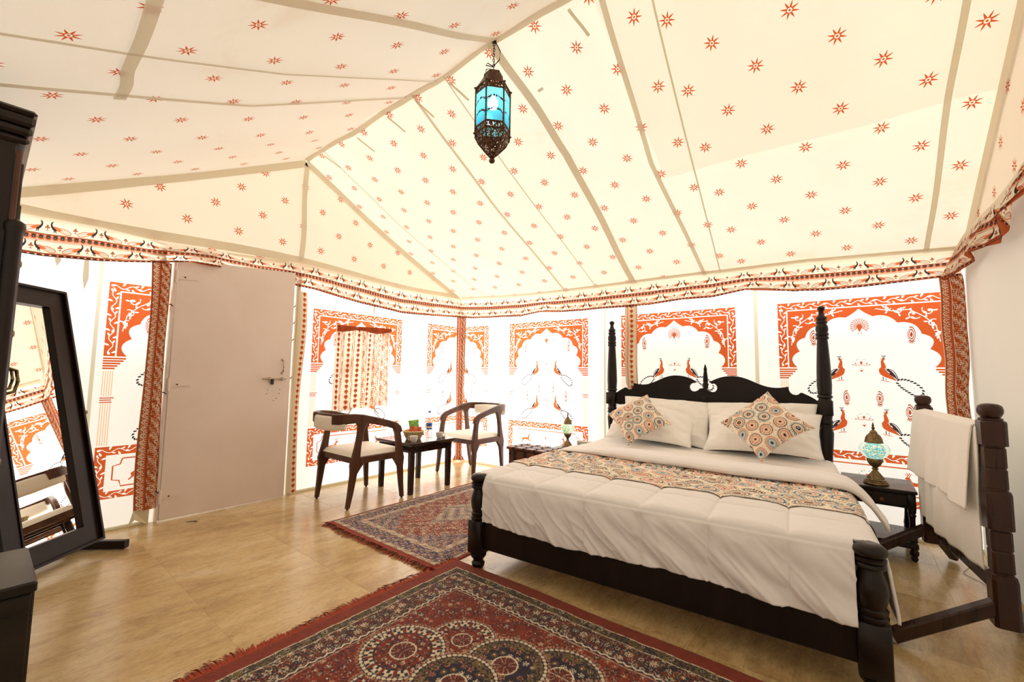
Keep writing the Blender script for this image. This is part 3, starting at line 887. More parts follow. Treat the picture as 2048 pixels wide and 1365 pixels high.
# ridge and gable edges
rg = lambda s, t: (s, np.full_like(s, RY) + t, RZ + ridge_w(s) + 0 * s)
tape(rg, [(0.0, 0.0), (2.2, 0), (W, 0)], .058, sm, (0, .0, -.014), seed=3)
for gx, sg in ((0.0, 1), (W, -1)):
    ge = lambda s, t, gx=gx: (np.full_like(s, gx), s, roof_z_at(s, gx) - (.03 if gx == 0 else .06) + t)
    tape(ge, [(RY, 0), (yb(gx) - .07, 0)], .066 if gx == 0 else .12, sm, (sg * .012, 0, 0), seed=4)
    tape(ge, [(RY, 0), (-D, 0)], .066 if gx == 0 else .12, sm, (sg * .012, 0, 0), seed=5)
gp = lambda s, t: (np.full_like(s, 0.0), -2.205 + 0 * s - .012 * t, s)
tape(gp, [(2.24, 0), (3.22, 0)], .050, sm, (.011, 0, 0), seed=6)
# tape above the valance
ev = lambda s, t: slope_back(s, 1 - .022 + 0 * s)
tape(ev, [(0.06, 0), (W - .02, 0)], .055, sm, nb_, seed=7)
eg = lambda s, t: (np.full_like(s, 0.0), s, 2.205 + .025 * np.sin(s * 2.2 + .4) + 0 * t)
tape(eg, [(-D, 0), (0, 0)], .075, sm, (.006, 0, 0), seed=8)
# a second layer of canvas lies over the upper back slope outside
XP, TP = np.meshgrid(np.linspace(3.12, W + .05, 12), np.linspace(-.01, .53, 8), indexing='ij')
xp, yp, zp = slope_back(XP, TP)
grid_mesh('outer_patch', xp, yp + .02, zp + .05, M['outer_patch'], ceiling)
# ties sewn under the ridge
for x0, dx in ((1.30, .10), (1.66, .10), (.86, .12), (2.04, .09), (.28, .14), (3.02, .12)):
    tape(slope_back, [(x0, .02), (x0 + .05, .085)], .020, sm, nb_, name='cloth_tie', wob=.001)
tape(slope_back, [(2.60, .150), (2.645, .148)], .020, sm, nb_, name='cloth_tie', wob=.001)

# ------------------------------------------------------------------ valances
def interp(s, tab): return np.interp(s, [p[0] for p in tab], [p[1] for p in tab])
lt_top = [(0, 2.175), (.6, 2.165), (1.03, 2.15), (1.7, 2.195), (2.2, 2.215), (2.8, 2.175), (3.2, 2.135), (3.65, 2.165), (4.01, 2.15), (4.42, 2.14)]
lt_bot = [(0, 1.915), (.45, 1.905), (.56, 1.875), (.75, 1.868), (1.03, 1.865), (1.4, 1.885), (1.78, 1.925), (2.1, 1.965), (2.26, 1.975), (2.32, 1.99), (2.6, 2.0), (2.9, 2.02), (3.1, 2.025), (3.25, 1.985), (3.5, 1.922), (3.75, 1.905), (4.01, 1.885), (4.42, 1.88)]
def val_left(s, d):
    y = -s
    behind = sstep(2.28, 2.40, s) * (1 - sstep(2.78, 2.90, s))
    out = .034 + .016 * np.sin(s * 7.3 + .5) * d + .010 * np.sin(s * 17) * d + .02 * d
    out = out * (1 - behind * .75)
    zt, zb = interp(s, lt_top), interp(s, lt_bot)
    z = zt + (zb - zt) * d + .006 * np.sin(s * 9 + d * 2) * d
    over = sstep(2.86, 2.98, s) * (1 - sstep(3.2, 3.3, s))
    return .006 + out + over * .05, y, z
make_valance('peacock_valance', 4.42, val_left, 'printed peacock valance along the door wall, riding up over the pink door')
bk_top = [(0, 2.175), (.68, 2.13), (1.2, 2.105), (1.77, 2.10), (3.1, 2.105), (3.9, 2.11), (4.73, 2.07), (4.85, 2.06)]
bk_bot = [(0, 1.915), (.5, 1.885), (.80, 1.872), (1.05, 1.862), (1.15, 1.882), (1.45, 1.898), (1.52, 1.872), (1.8, 1.878), (2.3, 1.862), (2.65, 1.872), (2.72, 1.892), (3.0, 1.888), (3.2, 1.880), (3.5, 1.935), (3.62, 1.93), (3.85, 1.865), (4.1, 1.86), (4.5, 1.872), (4.85, 1.89)]
def val_back(s, d):
    x = s
    out = .034 + .020 * np.sin(s * 6.1 + 1.) * d + .010 * np.sin(s * 15.) * d + .02 * d
    zt, zb = interp(s, bk_top), interp(s, bk_bot)
    z = zt + (zb - zt) * d + .006 * np.sin(s * 8 + d * 2) * d
    return x, yb(x) - .006 - out, z
make_valance('peacock_valance', 4.83, val_back, 'printed peacock valance along the back wall above the bed')
def val_right(s, d):
    y = yb(W) - .02 - s
    out = .03 + .05 * d + .035 * np.sin(s * 8.5 + .5) * d + .018 * np.sin(s * 21) * d
    z = 2.10 + .02 * np.sin(s * 4) - (.235 + .02 * np.sin(s * 6)) * d
    return W - .006 - out, y, z
make_valance('peacock_valance', 3.93, val_right, 'crumpled peacock valance along the plain cream wall')

# ------------------------------------------------------------------ door
door = thing('door_1', None, None, (.045, -3.185, .01)); door['kind'] = 'structure'
y0, y1, z0 = -3.185, -2.278, .012
lf = MB()
lf.add([(.028, y0, z0), (.064, y0, z0), (.064, y1, z0 - .004), (.028, y1, z0 - .004), (.028, y0, 2.03), (.064, y0, 2.03), (.064, y1, 2.095), (.028, y1, 2.095)],
       [(0, 1, 2, 3), (4, 5, 6, 7), (0, 1, 5, 4), (1, 2, 6, 5), (2, 3, 7, 6), (3, 0, 4, 7)])
build('door_leaf', lf, M['door_paint'], door)
build('door_frame', MB().box((.034, y0 - .013, 1.01), (.05, .016, 2.02), .002), M['door_paint'], door)
for zc in (1.89, 1.04, .188):
    h = build('strap_hinge', MB().add([(.064, y0 + .002, zc - .022), (.070, y0 + .002, zc - .022), (.070, y0 + .14, zc - .010), (.064, y0 + .14, zc - .010), (.064, y0 + .002, zc + .022), (.070, y0 + .002, zc + .022), (.070, y0 + .14, zc + .010), (.064, y0 + .14, zc + .010)],
        [(0, 1, 2, 3), (4, 5, 6, 7), (0, 1, 5, 4), (1, 2, 6, 5), (2, 3, 7, 6), (3, 0, 4, 7)]), M['door_paint'], door)
    build('hinge_knuckle', MB().lathe([(.009, -.05), (.009, .05)], (.070, y0 - .004, zc), 10), M['door_paint'], h, smooth=50)
    build('screw', MB().lathe([(.006, -.002), (.006, .004)], (0, 0, 0), 8), M['dark_metal'], h, world=False).matrix_local = Matrix.Translation(Vector((.070, y0 + .05, zc)) - wloc(h)) @ Matrix.Rotation(PI / 2, 4, 'Y')
hd = MB().tube([(.066, -2.352, 1.255), (.088, -2.352, 1.248), (.092, -2.352, 1.20), (.088, -2.352, 1.152), (.066, -2.352, 1.145)], .006, 8)
hd.box((.067, -2.352, 1.262), (.005, .022, .02), .001).box((.067, -2.352, 1.138), (.005, .022, .02), .001)
build('pull_handle', hd, M['steel'], door, smooth=50)
bt = build('sliding_bolt', MB().tube([(.078, -2.520, 1.085), (.078, -2.318, 1.085)], .006, 10), M['steel'], door, smooth=50)
build('bolt_knob', MB().box((.080, -2.44, 1.058), (.012, .026, .05), .003), M['dark_metal'], bt)
for yy in (-2.46, -2.35): build('bolt_bracket', MB().box((.072, yy, 1.085), (.018, .016, .030), .002), M['steel'], bt)
for k, (yy, zz) in enumerate(((-2.47, .985), (-2.475, .95), (-2.365, .985), (-2.37, .95), (-2.39, .905), (-2.415, .885))):
    build('screw_hole', MB().lathe([(.004, -.001), (.004, .0016)], (0, 0, 0), 8), M['dark_metal'], door, world=False).matrix_local = Matrix.Translation(Vector((.064, yy, zz)) - wloc(door)) @ Matrix.Rotation(PI / 2, 4, 'Y')

# ------------------------------------------------------------------ poles and their printed covers
CREAM = np.array((.84, .74, .56)); RED = np.array((.50, .105, .035)); ORG = np.array((.66, .14, .03)); BRN = np.array((.22, .05, .02)); GRN = np.array((.28, .27, .12))
def heart_rows(a, b, p=.052, w=.042):
    """column of leaf hearts centred on a = 0, running in b"""
    bb = (b / p - np.floor(b / p)) - .5
    x = np.abs(a) / w; y = bb * p / w
    body = (x ** 2 + (y + .05) ** 2 < .155) | ((x < .36 - (y - .05) * .62) & (y > .05) & (y < .62)) 
    hole = (x ** 2 + (y + .05) ** 2 < .02) | (np.abs(x - .2) < .035) & (np.abs(y) < .16)
    return body, hole
def floral(a, b, c, s=0):
    """dense small scroll texture"""
    q = np.sin(a * 190 + 2.2 * np.sin(b * 110 + s)) * np.sin(b * 150 + 2.2 * np.sin(a * 120 + s))
    return q > c
def border_col(a, b, w):
    """printed border: a across 0..w, b along"""
    c = np.empty(a.shape + (3,)); c[:] = CREAM
    f = a / w
    m = (f > .05) & (f < .42); c[m] = RED
    p = .050; bb = (b / p - np.floor(b / p) - .5) * p; aa = (f - .235) * w
    rr_ = np.hypot(aa, bb); gap = (aa > .006) & (np.abs(bb) < .006)
    c[m & (np.abs(rr_ - .0135) < .0036) & ~gap] = CREAM; c[m & (rr_ < .0045)] = CREAM
    b2 = (b / p - np.floor(b / p + .5)) * p
    c[m & (np.hypot(aa + .012, b2) < .0042)] = CREAM; c[m & (np.hypot(aa - .012, b2) < .0042)] = CREAM; c[m & (np.abs(aa) < .002) & (np.abs(b2) < .007)] = CREAM
    m2 = (f > .47) & (f < .96); c[m2] = ORG * .75
    c[m2 & floral(a * 1.5, b * 1.5, .05)] = BRN * 1.3; c[m2 & floral(a * 1.7, b * 1.6 + .013, .42, 1)] = CREAM
    sc2 = np.abs(f - .72 - .15 * np.abs(np.sin(b * PI / .055))) < .022; c[m2 & sc2] = CREAM * .85
    for l in (.04, .44, .97): c[np.abs(f - l) < .012] = BRN
    return c
def cover(name, label, fn, w, L, colfn, mat, nu=30, dv=.0045, cat='curtain', parent=None):
    nv = int(L / dv)
    A, B = np.meshgrid(np.linspace(0, w, nu), np.linspace(0, L, nv), indexing='ij')
    x, y, z = fn(A, B)
    o = grid_mesh(name, x, y, z, mat, parent, col=colfn(A, B))
    return tag(o, label, cat) if label else o
# beside the door, hinge side
def f1(a, b):
    z = 1.985 - b; t = b / 1.87
    return .050 + .020 * np.sin(a / .125 * PI) + .008 * np.sin(b * 7), -3.345 + a * (1 - .15 * np.sin(t * 5)) + .012 * np.sin(b * 3.1) + .015 * t, z
pole = thing('tent_pole', 'cream pole wrapped in orange printed cloth on the hinge side of the pink door', 'pole', (.02, -3.24, 0))
build('pole', MB().tube([(.022, -3.262, .0), (.022, -3.262, 1.0), (.022, -3.255, 2.1)], .026, 12), M['pole_paint'], pole, smooth=60)
cover('printed_wrap', None, f1, .125, 1.87, lambda a, b: border_col(a, b, .125), M['cover_cloth'], parent=pole)
build('loose_hem', MB().add([(.06, -3.335, .12), (.075, -3.245, .12), (.072, -3.25, .01), (.055, -3.36, .004), (.085, -3.33, .06)], [(0, 1, 2, 4), (0, 4, 3)]), M['pole_paint'], pole)
for zz in (1.66, .98, .24): build('snap_hook', MB().tube([(.075, -3.222, zz), (.09, -3.216, zz), (.09, -3.206, zz - .012), (.07, -3.20, zz - .01)], .0045, 6), M['dark_metal'], pole, smooth=60)
# latch side
pole = thing('tent_pole', 'cream pole in slim heart-printed cloth on the latch side of the pink door', 'pole', (.02, -2.22, 0))
build('pole', MB().tube([(.02, -2.225, 0), (.02, -2.225, 1.0), (.02, -2.222, 2.1)], .022, 12), M['pole_paint'], pole, smooth=60)
def hearts_col(a, b, w, off):
    c = np.empty(a.shape + (3,)); c[:] = CREAM
    h, ho = heart_rows(a - off, b); c[h] = ORG; c[h & ho] = BRN
    c[np.abs(a - w * .98) < .004] = ORG
    return c
def f2(a, b):
    return .046 + .014 * np.sin(a / .085 * PI) + .006 * np.sin(b * 6), -2.245 + a * (1 + .1 * np.sin(b * 4)) + .012 * np.sin(b * 2.6 + 1), 1.93 - b
cover('printed_wrap', None, f2, .085, 1.91, lambda a, b: hearts_col(a, b, .085, .055), M['cover_cloth'], parent=pole)
for zz in (1.78, 1.62, 1.46, 1.1): build('snap_hook', MB().tube([(.05, -2.262, zz), (.07, -2.268, zz), (.07, -2.275, zz - .012), (.05, -2.272, zz - .012)], .0045, 6), M['dark_metal'], pole, smooth=60)
# corner cover, gathered at the foot
def f3(a, b):
    t = b / 1.92; g = 1 - .28 * sstep(.0, .9, t) + .5 * sstep(.955, 1., t)
    q = (a / .16 - .5) * g; r = .012 * np.cos(q * 24) * (.4 + t)
    return .028 + .09 * (q + .5) + r * .7 + .01, -.105 + .085 * (q + .5) - r * .7 - .002, 1.935 - b
cover('corner_drape', 'narrow orange printed drape gathered down the far corner of the tent', f3, .16, 1.92, lambda a, b: border_col(a, b * 1.2, .16), M['cover_cloth'], nu=60)
# strip hanging behind the left bed post
def strip_col(a, b):
    c = hearts_col(a, b, .13, .078); c[a < .045] = CREAM * .93
    c[(a > .028) & (a < .042)] = ORG; c[np.abs(a - .035) < .0025] = CREAM
    return c
def f4(a, b):
    x = 2.365 + a + .004 * np.sin(b * 9); cut = 1 - .0
    return x, yb(x) - .022 - .022 * np.sin(a / .13 * PI) - .006 * np.sin(b * 11), 1.90 - b * (1 - .06 * (np.abs(a / .13 - .62) * 2) ** 2)
cover('printed_strip', 'short heart-printed cloth strip hanging on the back wall beside the left rear bed post', f4, .13, .90, strip_col, M['cover_cloth'])
# border drape at the right end of the back wall
def f5(a, b):
    x = 4.712 + a * (1 + .06 * np.sin(b * 5)) + .004 * np.sin(b * 13)
    return np.minimum(x, 4.842), yb(x) - .03 - .012 * np.cos(a / .125 * 9) - .01 * np.sin(b * 4) - .01 * (a > .1), 1.90 - b
cover('border_drape', 'wide orange bordered drape hanging in the corner beside the plain cream wall', f5, .125, 1.40, lambda a, b: border_col(a, b, .125), M['cover_cloth'], nu=44)
# window curtain
cur = thing('window_curtain', 'orange block-printed curtain over the small tent window behind the chair', 'curtain', (.03, -1.5, .76))
def cur_col(a, b):
    c = np.empty(a.shape + (3,)); c[:] = (.90, .84, .70)
    k = np.floor(a / .205).astype(int); f = a - k * .205
    h, ho = heart_rows(f - .038, b, .054, .048); c[h] = RED * 1.1; c[h & ho] = BRN
    m = (f > .085) & (f < .185)
    c[m & floral(a, b, .10)] = ORG; c[m & floral(a + .004, b + .01, .40, 1)] = RED * .8
    for l in (.080, .118, .152, .188):
        c[np.abs(f - l) < .0030] = (.90, .84, .70)
    wv = np.abs(f - .135 - .010 * np.sin(b * 2 * PI / .05)) < .0045; c[wv] = (.90, .84, .70)
    return c
def f6(a, b):
    t = b / .87; ph = a / 1.08 * 2 * PI * 4.5
    y = -1.835 + a * .635 - .02 * t + .012 * np.sin(ph) * (.5 + t) + .02 * t * (a / 1.08)
    return .040 + .016 * np.sin(ph + .6) * (.5 + .7 * t) + .012 * np.sin(ph * .37 + 1), y, 1.628 + .02 * a - b * (1 + .012 * np.sin(a * 6))
cover('printed_cloth', None, f6, 1.08, .87, cur_col, M['curtain_cloth'], nu=230, dv=.0042, parent=cur)
def f6b(a, b): 
    x, y, z = f6(a, b * 0); return x + .016, y, z + .012 - b * (1 + .25 * np.sin(a * 9 + 1))
cover('gathered_heading', None, f6b, 1.08, .055, lambda a, b: np.where(floral(a * 1.4, b, 0.)[..., None], RED * .8, BRN * 1.6), M['cover_cloth'], nu=150, parent=cur)
build('curtain_cord', MB().tube([(.035, -1.86, 1.64), (.035, -1.5, 1.635), (.035, -1.14, 1.655)], .004, 6), M['pole_paint'], cur, smooth=60)
for yy, s in ((-1.62, -1), (-1.36, 1)):
    build('cloth_tie', MB().tube([(.05, yy, .78), (.055, yy + s * .03, .73), (.05, yy + s * .06, .70), (.052, yy + s * .09, .695)], [.009, .008, .007, .003], 6), M['pole_paint'], cur, smooth=60)
# cloth ties hanging under the valance
for nm, f, a, L in (('hanging_tie', fl_left, -3.69, .20), ('hanging_tie', fl_left, -1.375, .11), ('hanging_tie', fl_left, -3.83, .06)):
    p = f(a, 1.93)
    build('cloth_tie', MB().add([(p[0] + .012, p[1] - .012, 1.94), (p[0] + .012, p[1] + .012, 1.94), (p[0] + .014, p[1] + .018, 1.93 - L * .7), (p[0] + .014, p[1], 1.90 - L), (p[0] + .014, p[1] - .014, 1.93 - L * .7)], [(0, 1, 2, 3, 4)]), M['seam_cloth'], wall_left)
# ------------------------------------------------------------------ bed
FLp, FRp, RLp, RRp = [np.array(p) for p in ((2.406, -2.166), (4.224, -2.022), (2.270, -.040), (4.030, -.025))]
BW, BL = 1.82, 2.10
def bedxy(u, v):
    u = np.asarray(u, float)[..., None]; v = np.asarray(v, float)[..., None]
    p = (1 - v) * ((1 - u) * FLp + u * FRp) + v * ((1 - u) * RLp + u * RRp)
    return p[..., 0], p[..., 1]
def bp(a, b, z):
    """a metres across, b metres from the foot"""
    x, y = bedxy(a / BW, b / BL); return (float(x), float(y), z)
bed = thing('four_poster_bed', 'dark carved wooden bed with turned posts and scrolled headboard', 'bed', (*bp(BW / 2, BL / 2, 0)[:2], 0))
ang = math.radians(3.0)
RB = Matrix.Rotation(ang, 4, 'Z')
fpost = [(.028, 0), (.036, .012), (.040, .03), (.028, .044), (.034, .056), (.047, .072), (.049, .084), (.040, .093)]
fpost2 = [(.042, .275), (.047, .285), (.049, .298), (.042, .303), (.047, .312), (.048, .322), (.040, .328), (.046, .350), (.051, .385), (.048, .415), (.037, .450), (.036, .462), (.046, .466), (.049, .474), (.046, .482), (.041, .485), (.049, .490), (.050, .500), (.041, .506), (.051, .513), (.054, .525), (.051, .536), (.040, .546), (.022, .552), (.012, .551)]
for P in (FLp, FRp):
    mb = MB().lathe(fpost, (P[0], P[1], 0), 28).box((P[0], P[1], .185), (.098, .098, .19), .006, RB).lathe(fpost2, (P[0], P[1], 0), 28)
    build('foot_post', mb, M['bed_wood'], bed, smooth=50)
rp0 = [(.028, 0), (.036, .012), (.040, .03), (.028, .044), (.047, .072), (.049, .084), (.040, .093)]
rp1 = [(.038, .40), (.044, .42), (.036, .44), (.032, .50), (.038, .60), (.046, .70), (.048, .74), (.040, .775), (.049, .782), (.049, .800), (.041, .806), (.047, .815), (.047, .830), (.040, .838), (.044, .870)]
rp2 = [(.044, .985), (.040, 1.0), (.050, 1.008), (.050, 1.022), (.041, 1.030), (.047, 1.038), (.046, 1.050), (.049, 1.10), (.047, 1.20), (.043, 1.30), (.037, 1.42), (.034, 1.455), (.043, 1.463), (.043, 1.475), (.036, 1.482), (.043, 1.492), (.043, 1.503), (.037, 1.510), (.042, 1.535), (.040, 1.56), (.031, 1.578), (.038, 1.585), (.038, 1.598), (.030, 1.606), (.036, 1.616), (.036, 1.630), (.024, 1.642), (.017, 1.668), (.016, 1.680), (.024, 1.690), (.026, 1.703), (.020, 1.716), (.008, 1.722)]
for P in (RLp, RRp):
    mb = MB().lathe(rp0, (P[0], P[1], 0), 24).box((P[0], P[1], .245), (.096, .096, .31), .006).lathe(rp1, (P[0], P[1], 0), 24)
    mb.box((P[0], P[1], .928), (.098, .098, .118), .006).lathe(rp2, (P[0], P[1], 0), 24)
    build('head_post', mb, M['bed_wood'], bed, smooth=50)
def rail(a0, b0, a1, b1, z0, z1, th):
    p = np.array(bp(a0, b0, 0)[:2]); q = np.array(bp(a1, b1, 0)[:2]); d = q - p; L = np.linalg.norm(d); m = (p + q) / 2
    return MB().box((m[0], m[1], (z0 + z1) / 2), (L, th, z1 - z0), .006, Matrix.Rotation(math.atan2(d[1], d[0]), 4, 'Z'))
build('foot_rail', rail(.03, 0, BW - .03, 0, .118, .345, .034), M['bed_wood'], bed)
build('side_rail', rail(.0, .03, .0, BL - .03, .118, .30, .034), M['bed_wood'], bed)
build('side_rail', rail(BW, .03, BW, BL - .03, .118, .30, .034), M['bed_wood'], bed)
# headboard outline in (a, z)
half = [(.035, .965), (.060, .990), (.100, 1.015), (.150, 1.040), (.165, 1.036), (.172, 1.026), (.190, 1.020), (.214, 1.024), (.232, 1.040), (.240, 1.060), (.242, 1.086)]
half += [tuple(p) for p in bez((.255, 1.082), (.44, 1.040), (.50, 1.158), (.655, 1.166), 14)] + [tuple(p) for p in bez((.655, 1.166), (.75, 1.166), (.80, 1.14), (.858, 1.108), 8)[1:]]
cc = (.828, 1.060); rr = .039
half += [(cc[0] + rr * math.cos(t), cc[1] + rr * math.sin(t)) for t in np.linspace(math.radians(85), math.radians(300), 12)]
half += [(.866, 1.034), (.880, 1.050), (.905, 1.054)]
half[-16:] = half[-16:]
full = half + [(BW - a, z) for a, z in half[::-1]]
full += [(BW - .055, .875), (BW - .10, .865), (BW - .12, .80), (BW - .12, .42), (.12, .42), (.12, .80), (.10, .865), (.055, .875)]
hbo = build('headboard', MB().prism(full, BL - .016, BL + .016, lambda a, z, d: bp(a, d, z)), M['headboard_wood'], bed)
build('centre_spindle', MB().lathe([(.020, 1.050), (.024, 1.062), (.020, 1.075), (.026, 1.082), (.026, 1.094), (.018, 1.104), (.022, 1.115), (.019, 1.16), (.014, 1.205), (.012, 1.212), (.016, 1.220), (.013, 1.232), (.003, 1.268)], bp(BW / 2 + .02, BL, 0), 14), M['headboard_wood'], hbo, smooth=50)
build('panel_stile', rail(BW / 2 - .012, BL - .0, BW / 2 + .022, BL - .0, .40, .98, .05), M['bed_wood'], hbo)

# mattress with its sheet
def rounded_slab(a0, a1, b0, b1, z0, z1, r, n=5):
    secs = []
    prof = [(r * (1 - math.cos(t)), -r + r * math.sin(t)) for t in np.linspace(PI / 2, 0, n)]
    def ring(ins, z):
        pts = []
        R = .05
        for (ca, cb, s) in ((a1 - ins - R, b0 + ins + R, -PI / 2), (a1 - ins - R, b1 - ins - R, 0), (a0 + ins + R, b1 - ins - R, PI / 2), (a0 + ins + R, b0 + ins + R, PI)):
            for k in range(5):
                t = s + k * PI / 8; pts.append(bp(ca + R * math.cos(t), cb + R * math.sin(t), z))
        return pts
    for t in np.linspace(-PI / 2, 0, n): secs.append(ring(r * (1 - math.cos(t)), z0 + r + r * math.sin(t)))
    for t in np.linspace(0, PI / 2, n): secs.append(ring(r * (1 - math.cos(t)), z1 - r + r * math.sin(t)))
    return MB().loft(secs)
mt = build('mattress', rounded_slab(.03, BW - .03, .035, BL - .03, .27, .528, .03), M['linen'], smooth=50)
tag(mt, 'white sheeted mattress on the dark wooden bed', 'mattress')

def dropf(e, r):
    """over a rounded edge: arc length e past the edge -> (out, down)"""
    e = np.maximum(e, 0); q = r * PI / 2
    th = np.minimum(e, q) / r
    return r * np.sin(th), r * (1 - np.cos(th)) + np.maximum(e - q, 0)
# quilt
da = .009
La, Ra, Lb, Bm = .26, .30, .285, 1.02
A, B = np.meshgrid(np.arange(-La, BW + Ra + .001, .006), np.arange(-Lb, Bm + .001, .006), indexing='ij')
def quilt_h(A, B):
    ka = np.abs(((A - .11) / .292) - np.round((A - .11) / .292)) * .292
    kb = np.abs(((B + .03) / .30) - np.round((B + .03) / .30)) * .30
    puff = .012 * (1 - np.exp(-(ka / .035) ** 2)) * (1 - np.exp(-(kb / .035) ** 2))
    seam = -.009 * np.exp(-(ka / .0055) ** 2) - .009 * np.exp(-(kb / .0055) ** 2)
    return puff + seam
def quilt_pos(A, B, lift=0.):
    r = .035
    aR, bR = BW + .012, .008
    oL, dL = dropf(-.012 - A, r); oR, dR = dropf(A - aR, r); oF, dF = dropf(bR - B, r)
    sk = np.clip((dF - .02) / .2, 0, 1)
    wr = .017 * fbm((A + B * .9) * 9, (A - B) * 2.6, 11) * (.3 + .9 * sk) + .006 * fbm(A * 22 + B * 17, (A - B) * 6, 12) * (.25 + sk)
    wr += .010 * np.sin((A * 1.0 + B * 1.6) * 26 + 3 * fbm(A * 2, B * 2, 13)) * sk * np.clip((A - .4) / .8, 0, 1)
    cr = 1 - np.abs(fbm((A + B * 1.1) * 15, (A - B) * 2.2 + 3, 14, 2)) * 3.2
    wr += .010 * np.clip(cr, 0, 1) ** 3 * (.12 + sk)
    cr2 = 1 - np.abs(fbm(A * 16 + B * 3, B * 3.2, 15, 2)) * 3.
    wr += .006 * np.clip(cr2, 0, 1) ** 3 * sk * np.clip(1 - (A - .2) / .6, 0, 1)
    h = quilt_h(A, B) + wr + lift
    fr = np.clip(dF / .05, 0, 1); sR = np.clip(dR / .05, 0, 1); sL = np.clip(dL / .05, 0, 1)
    flat = (1 - fr) * (1 - sR) * (1 - sL)
    a = np.clip(A, -.012, aR) - oL + oR + np.maximum(h, -.006) * (sR - sL) * .9
    b = np.clip(B, bR, 9) - oF - np.maximum(h, -.004) * fr
    flare = .03 * np.clip((dR - .03) / .25, 0, 1)
    z = .540 + h * flat * .9 - dF - dR - dL + .004
    hem = .010 * np.sin(A * 6 + 1) + .012 * fbm(A * 4, A * 0, 21)
    z = z + hem * sk
    return a + flare, b, z
a, b, z = quilt_pos(A, B)
mask = ~(((B < .004) & ((A < .050) | (A > BW - .050))))
mask &= ~((A < -.20) | False)
x, y = bedxy(a / BW, b / BL)
q = grid_mesh('quilt', x, y, z, M['quilt'], mask=mask)
sol = q.modifiers.new('thick', 'SOLIDIFY'); sol.thickness = .010; sol.offset = -1
tag(q, 'white box-stitched quilt falling over the foot of the bed', 'quilt')
# the quilt's turned-back top, a thick soft roll
fold = []
nA = 150
prof = [(1.235, .000), (1.20, .030), (1.12, .046), (1.02, .052), (.95, .050), (.915, .040), (.900, .024), (.905, .008), (.93, -.002), (1.02, .004), (1.12, .004), (1.235, -.006)]
Af = np.linspace(-.13, BW + .245, nA)
P = np.array(prof)
# resample the profile
s = np.linspace(0, len(P) - 1, 46); Pb = np.interp(s, np.arange(len(P)), P[:, 0]); Pz = np.interp(s, np.arange(len(P)), P[:, 1])
A2, K = np.meshgrid(Af, np.arange(46), indexing='ij')
B2 = Pb[K]; Z2 = Pz[K]
oL, dL = dropf(.07 - A2, .09); oR, dR = dropf(A2 - (BW - .01), .10)
thin = .35 + .65 * sstep(.0, .55, A2); Z2 = Z2 * thin
n1 = .010 * fbm(A2 * 5, B2 * 8, 31) + .004 * fbm(A2 * 19, B2 * 19, 32)
front = np.exp(-((B2 - .90) / .12) ** 2)
B3 = B2 + front * (.030 * np.sin(A2 * 3.1 + .8) + .014 * np.sin(A2 * 8.)) - .16 * np.clip((A2 - 1.55) / .5, 0, 1) ** 1.5
a3 = np.clip(A2, .07, BW - .01) - oL + oR * 1.0 + np.clip(dR - .05, 0, 1) * .5; z3 = .560 + (Z2 + n1 * (Z2 > .01)) * 1.05 - dL - dR * .82
x, y = bedxy(a3 / BW, B3 / BL)
fo = grid_mesh('folded_top', x - q.location.x, y, z3, M['quilt'], q)
# sheet over the head half
A4, B4 = np.meshgrid(np.linspace(-.10, BW + .20, 150), np.linspace(1.12, BL - .06, 70), indexing='ij')
oL, dL = dropf(.0 - A4, .05); oR, dR = dropf(A4 - BW + .01, .06)
a4 = np.clip(A4, 0, BW - .01) - oL + oR
z4 = .542 + .008 * fbm(A4 * 4, B4 * 5, 41) + .003 * fbm(A4 * 14, B4 * 20, 42) - dL - dR + .012 * np.exp(-((B4 - 1.12) / .08) ** 2)
x, y = bedxy(a4 / BW, B4 / BL)
sh = grid_mesh('bed_sheet', x, y, z4, M['linen']); tag(sh, 'plain cream top sheet smoothed below the pillows', 'sheet')

